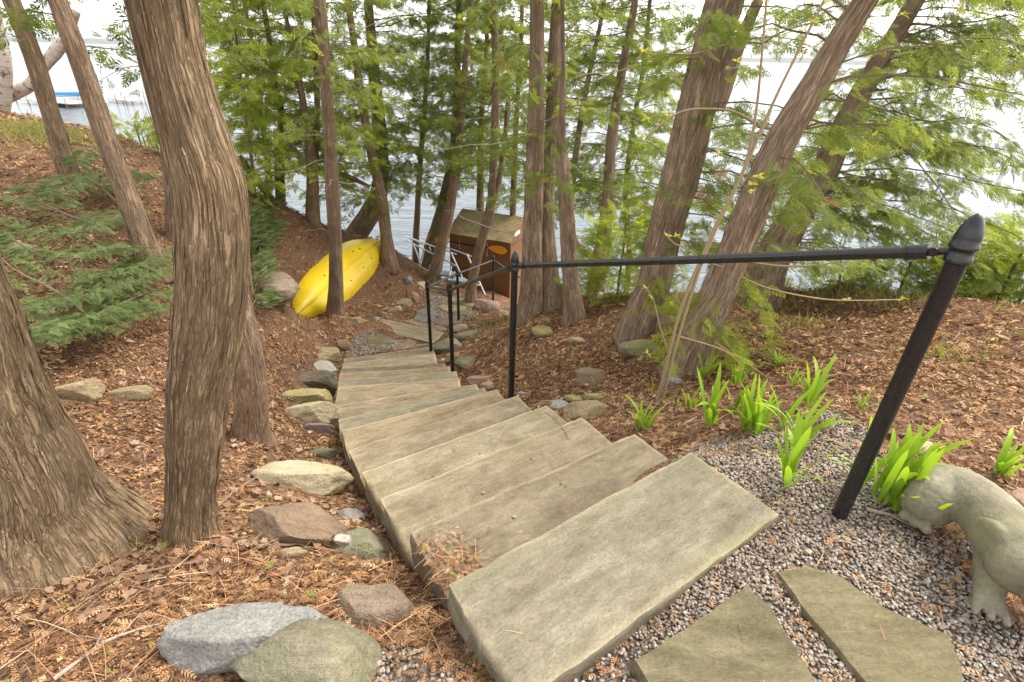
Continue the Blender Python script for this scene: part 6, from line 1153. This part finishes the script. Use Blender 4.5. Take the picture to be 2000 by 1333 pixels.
parts = [pebbles(12000, G1, I1, 0, 1.0, .004, .0082), pebbles(40000, G1, I0, 1.0, 5, .0043, .0082), pebbles(800, G0, I1, 0, 5, .004, .0085), pebbles(5000, GRAVEL[2], I0, 0, 20, .009, .015), pebbles(6000, GRAVEL[3], I0, 0, 20, .010, .017)]
V = np.concatenate([p[0] for p in parts]); off = np.cumsum([0] + [len(p[0]) for p in parts]); F = np.concatenate([p[1] + o_ for p, o_ in zip(parts, off)])
tag(link('gravel', mesh('gravel', V, F, True, {'rnd': np.concatenate([p[2] for p in parts])}), PEBBLE), 'rounded mixed pea gravel around the top step and flagstones', 'gravel', kind='stuff')
# a few loose pebbles on the slabs
for k, (i, u, v) in enumerate(((1, .32, .3), (1, .55, .2), (1, .72, .55), (2, .35, .45), (2, .62, .3), (2, .22, .6), (1, .12, .25), (3, .5, .4), (4, .6, .3), (5, .4, .5))):
    q = np.array(STEPQ[i]); p = q[0] * (1 - u) * (1 - v) + q[1] * u * (1 - v) + q[2] * u * v + q[3] * (1 - u) * v; s = random.uniform(.006, .010)
    o = link('pebble', mesh('pebble', I1[0] * [s, s * .75, s * .5], I1[1], True, {'rnd': np.full(len(I1[0]), random.random())}), PEBBLE); o.location = (p[0], p[1], STEPS[i][4] + s * .3); o.rotation_euler.z = random.uniform(0, 6)
    tag(o, ['loose pebble left of centre on the second step', 'loose pebble at the middle of the second step', 'loose pebble right of centre on the second step', 'loose pebble left of centre on the third step', 'loose pebble right of centre on the third step', 'loose pebble near the left end of the third step', 'loose pebble at the left end of the second step', 'loose pebble on the fourth step', 'loose pebble on the fifth step', 'loose pebble on the sixth step'][k], 'pebble', 'loose pebbles on the upper steps')
# litter
lf = Leaves(); NL = 86000
x, y = polar(NL, .55, 12, -66, 60); ok = ~on_slab(x, y) & (zi(x, y) > -4.9) & ~(on_rock(x, y) & (rng.random(NL) < .93)); gv = in_gravel(x, y); ok &= ~(gv & (rng.random(NL) > .10 + .25 * (y > 1.75))); x, y = x[ok], y[ok]; n = len(x); d = np.hypot(x, y); nrm_ = znorm(x, y)
T = np.stack([x, y, zi(x, y) + .004 + rng.random(n) * .016 * np.minimum(1.6, .6 + d * .12)], -1); kind = rng.random(n); az = rng.uniform(0, 2 * math.pi, n)
X = np.stack([np.cos(az), np.sin(az), np.zeros(n)], -1); X -= nrm_ * (X * nrm_).sum(1)[:, None]; X += nrm_ * rng.normal(0.05, .22, n)[:, None]; Zh = nrm_ + rng.normal(0, .38, (n, 3)); grow = .8 + .16 * d
val = np.clip(rng.beta(1.2, 1.25, n) * .95 + .05 * np.array([nz(a_ * .9, b_ * .9, 5) for a_, b_ in zip(x, y)]) * 4, 0, .955); tint = rng.random(n); val = np.where(tint < .012, .985, val)
fr = spray(5, .8, .42, .045); tw = (np.array([(0, -.012, 0), (0, .012, 0), (.33, .014, .03), (.33, -.010, .03), (.68, .008, .02), (.68, -.014, .02), (1, .004, -.03), (1, -.006, -.03)]), np.array([(0, 1, 2, 3), (3, 2, 4, 5), (5, 4, 6, 7)]))
fr3 = spray(3, .8, .5, .07)
s_ = (kind < .50) & (d > 2.6); lf.put(fr3, T[s_], X[s_], Zh[s_], rng.uniform(.028, .062, s_.sum()) * grow[s_], val[s_])
s_ = (kind < .50) & (d <= 2.6); lf.put(fr, T[s_], X[s_], Zh[s_], rng.uniform(.028, .062, s_.sum()) * grow[s_], val[s_])
s_ = (kind >= .50) & (kind < .80); lf.put((tw[0] * [1, 1.3, 1], tw[1]), T[s_], X[s_], Zh[s_], rng.uniform(.03, .085, s_.sum()) * grow[s_], val[s_] * .9)
s_ = kind >= .80; lf.put((np.array([(0, 0, 0), (.5, .38, .12), (1, .05, -.05), (.45, -.42, .1)]), np.array([(0, 1, 2, 3)])), T[s_], X[s_], Zh[s_], rng.uniform(.010, .024, s_.sum()) * grow[s_], val[s_] * .8)
n3 = 2600; x, y = polar(n3, 1.0, 11, -62, 56); ok = ~on_slab(x, y) & (zi(x, y) > -4.9) & ~on_rock(x, y) & ~in_gravel(x, y); x, y = x[ok], y[ok]; n3 = len(x); nm2 = znorm(x, y); az = rng.uniform(0, 6.28, n3); X2 = np.stack([np.cos(az), np.sin(az), np.zeros(n3)], -1); X2 -= nm2 * (X2 * nm2).sum(1)[:, None]
lf.put((tw[0] * [1, .45, 1.6], tw[1]), np.stack([x, y, zi(x, y) + .016 + rng.random(n3) * .015], -1), X2 + nm2 * rng.normal(0, .05, n3)[:, None], nm2 + rng.normal(0, .4, (n3, 3)), rng.uniform(.08, .26, n3), np.clip(rng.uniform(.5, .94, n3), 0, .95))
n2 = 70000; x, y = polar(n2, 3.2, 12.5, -56, 50); ok = ~on_slab(x, y) & (zi(x, y) > -4.9) & ~on_rock(x, y) & ~in_gravel(x, y); x, y = x[ok], y[ok]; n2 = len(x); nm2 = znorm(x, y); az = rng.uniform(0, 6.28, n2); X2 = np.stack([np.cos(az), np.sin(az), np.zeros(n2)], -1); X2 -= nm2 * (X2 * nm2).sum(1)[:, None]; X2 += nm2 * rng.normal(.1, .3, n2)[:, None]
lf.put((np.array([(0, 0, 0), (.4, .13, .12), (1, .03, -.05), (.55, -.14, .1)]), np.array([(0, 1, 2, 3)])), np.stack([x, y, zi(x, y) + .006 + rng.random(n2) * .025], -1), X2, nm2 + rng.normal(0, .5, (n2, 3)), np.exp(rng.normal(-3.62, .42, n2)) * (.7 + .09 * np.hypot(x, y)), np.clip(rng.beta(.9, 1.1, n2), 0, .95))
o = lf.obj('cedar_litter', LITTER); tag(o, 'thick litter of rusty dead cedar sprigs and twigs on the forest floor', 'litter', kind='stuff')
# litter that has drifted onto the slabs
lf = Leaves(); Q = np.array(STEPQ[1]); ctr = Q[0] * .62 + Q[3] * .38; n = 330; p = ctr + rng.normal(0, 1, (n, 2)) * [.10, .07]; p2 = np.array(STEPQ[0][0]) + rng.normal(0, .03, (n, 2))
ins = inside([tuple(q) for q in STEPQ[1]], p[:, 0], p[:, 1]) & ~inside([tuple(q) for q in STEPQ[0]], p[:, 0], p[:, 1]); p = p[ins]; n = len(p); T = np.c_[p, np.full(n, STEPS[1][4] + .003) + rng.random(n) * .010]
az = rng.uniform(0, 6.28, n); X = np.stack([np.cos(az), np.sin(az), rng.normal(0, .08, n)], -1); lf.put(fr, T, X, np.array([0, 0, 1.]) + rng.normal(0, .2, (n, 3)), rng.uniform(.02, .042, n), np.where(rng.random(n) < .05, .985, rng.random(n) * .95)); lf.put(tw, T, -X, np.array([0, 0, 1.]) + rng.normal(0, .3, (n, 3)), rng.uniform(.03, .09, n), rng.random(n) * .8)
for i, nn_ in ((0, 7), (1, 10), (2, 14), (3, 10), (4, 8), (5, 8), (6, 8), (7, 7), (8, 6), (9, 6), (10, 5), (11, 5)):
    q = np.array(STEPQ[i]); u = rng.random(nn_) * .9 + .05; v = rng.random(nn_) * .6 + .1; p = q[0] * ((1 - u) * (1 - v))[:, None] + q[1] * (u * (1 - v))[:, None] + q[2] * (u * v)[:, None] + q[3] * ((1 - u) * v)[:, None]; T = np.c_[p, np.full(nn_, STEPS[i][4] + .003)]; az = rng.uniform(0, 6.28, nn_); X = np.stack([np.cos(az), np.sin(az), np.zeros(nn_)], -1)
    lf.put(fr if i % 2 else tw, T, X, np.array([0, 0, 1.]) + rng.normal(0, .12, (nn_, 3)), rng.uniform(.025, .06, nn_), rng.random(nn_) * .9)
o = lf.obj('drifted_litter', LITTER); tag(o, 'dead cedar sprigs drifted onto the upper stone steps', 'litter', kind='stuff')
# broad dead leaves
lb = Leaves(); n = 2300; x, y = polar(n, 1.7, 11.5); ok = ~on_slab(x, y) & ~in_gravel(x, y) & (zi(x, y) > -4.6) & ((x < -.6) | (rng.random(n) < .35)); x, y = x[ok], y[ok]; n = len(x); nrm_ = znorm(x, y)
ang = np.linspace(0, 2 * math.pi, 13)[:-1]; rad = np.array([1, .72, .85, .6, .8, .55, .4, .5, .7, .62, .95, .66]); lv_ = np.array([(r_ * math.cos(a_), r_ * math.sin(a_), .45 * r_ * r_ * abs(math.sin(a_)) ** 1.5 + .2 * math.cos(3 * a_ + .7)) for r_, a_ in zip(rad, ang)] + [(0, 0, 0)]); lt = (lv_, np.array([(i, (i + 1) % 12, 12) for i in range(12)]))
az = rng.uniform(0, 6.28, n); X = np.stack([np.cos(az), np.sin(az), rng.normal(0, .2, n)], -1); lb.put(lt, np.stack([x, y, zi(x, y) + .018], -1), X, nrm_ + rng.normal(0, .3, (n, 3)), rng.uniform(.016, .034, n), rng.random(n))
o = lb.obj('dead_leaves', LITTERF); tag(o, 'curled brown dead leaves scattered over the banks', 'leaves', kind='stuff')
# fallen sticks
SL = ['long grey stick lying across the litter in the left foreground', 'pale stick at the bottom left corner', 'curved root stick hugging the front of the broad brown rock', 'stick lying up the slope left of the steps', 'thin twig standing against the foot of the thick foreground cedar', 'pale stick on the gravel between the rail post and the statue', 'forked reddish twig lying on the third step', 'stick at the foot of the sapling', 'short pale stick at the gravel edge', 'pale stick on the plateau behind the near rail post', 'thin stick beside the long grey stick', 'short twig below the small tan rock', 'thin twig on the slope right of the second rail post', 'arched twig below the triple trunks']
for k, s in enumerate(STICKS):
    P = smooth_path(np.array(s), .03); n = len(P); P[:, 2] = np.maximum(P[:, 2], zi(P[:, 0], P[:, 1]) + .012) if k != 6 else -.345; P[:, :2] += np.array([[.012 * nz(i * .35, k, 0), .012 * nz(i * .35, k, 5)] for i in range(n)]); r_ = np.linspace(.0075, .003, n) * (.55 if k in (4, 6, 9, 10, 12, 13) else 1)
    m = MB(); m.tube(P, r_, 7)
    for q in range(2):
        i = random.randrange(1, n - 1); dd = P[i] - P[i - 1]; dd /= np.linalg.norm(dd); e_ = P[i] + dd * .07 + np.array([dd[1], -dd[0], 0]) * random.choice((-.05, .05)) + [0, 0, .01]; m.tube([P[i], e_], [r_[i] * .6, .0012], 5)
    tag(m.obj('stick', DEADB if k in (1, 5, 8, 9) else TWIGM), SL[k], 'stick')
# grass tufts
lg2 = Leaves(); bl = (np.array([(0, -.02, 0), (0, .02, 0), (.5, .016, .0), (.5, -.016, .0), (1, 0, -.14), (1, 0, -.141)]), np.array([(0, 1, 2, 3), (3, 2, 4, 5)]))
for k, (gx_, gy_, gz_) in enumerate(GRASS):
    n = 150 if k < 8 else 260 if k >= 13 else 90; s = .14 if k < 10 else .22; px = gx_ + rng.normal(0, s, n); py = gy_ + rng.normal(0, s * .8, n); az = rng.uniform(0, 6.28, n); X = np.stack([np.cos(az) * .5, np.sin(az) * .5, rng.uniform(.3, 1.1, n)], -1)
    lg2.put(bl, np.stack([px, py, zi(px, py)], -1), X, rng.normal(0, 1, (n, 3)), rng.uniform(.06, .17, n) * (1.0 if gy_ < 7 else 1.3), rng.random(n))
o = lg2.obj('grass', GRASSM); tag(o, 'thin tufts of grass and moss along the crests of the banks', 'grass', kind='stuff')

# ---------------------------------------------------------------- lake haze
m = MB(); m.box((0, 2600, 30), (15600, 5600, 73)); hz = m.obj('haze', None, None, False)
t = NT('haze_air'); pv = t.n('VolumePrincipled', {'Color': (.93, .95, 1, 1), 'Density': 1.2e-4, 'Anisotropy': .2}); t.t.links.new(pv.outputs[0], t.out.inputs['Volume']); hz.data.materials.append(t.m)
tag(hz, 'thin pale haze over the lake', 'haze', kind='stuff'); hz.display_type = 'WIRE'
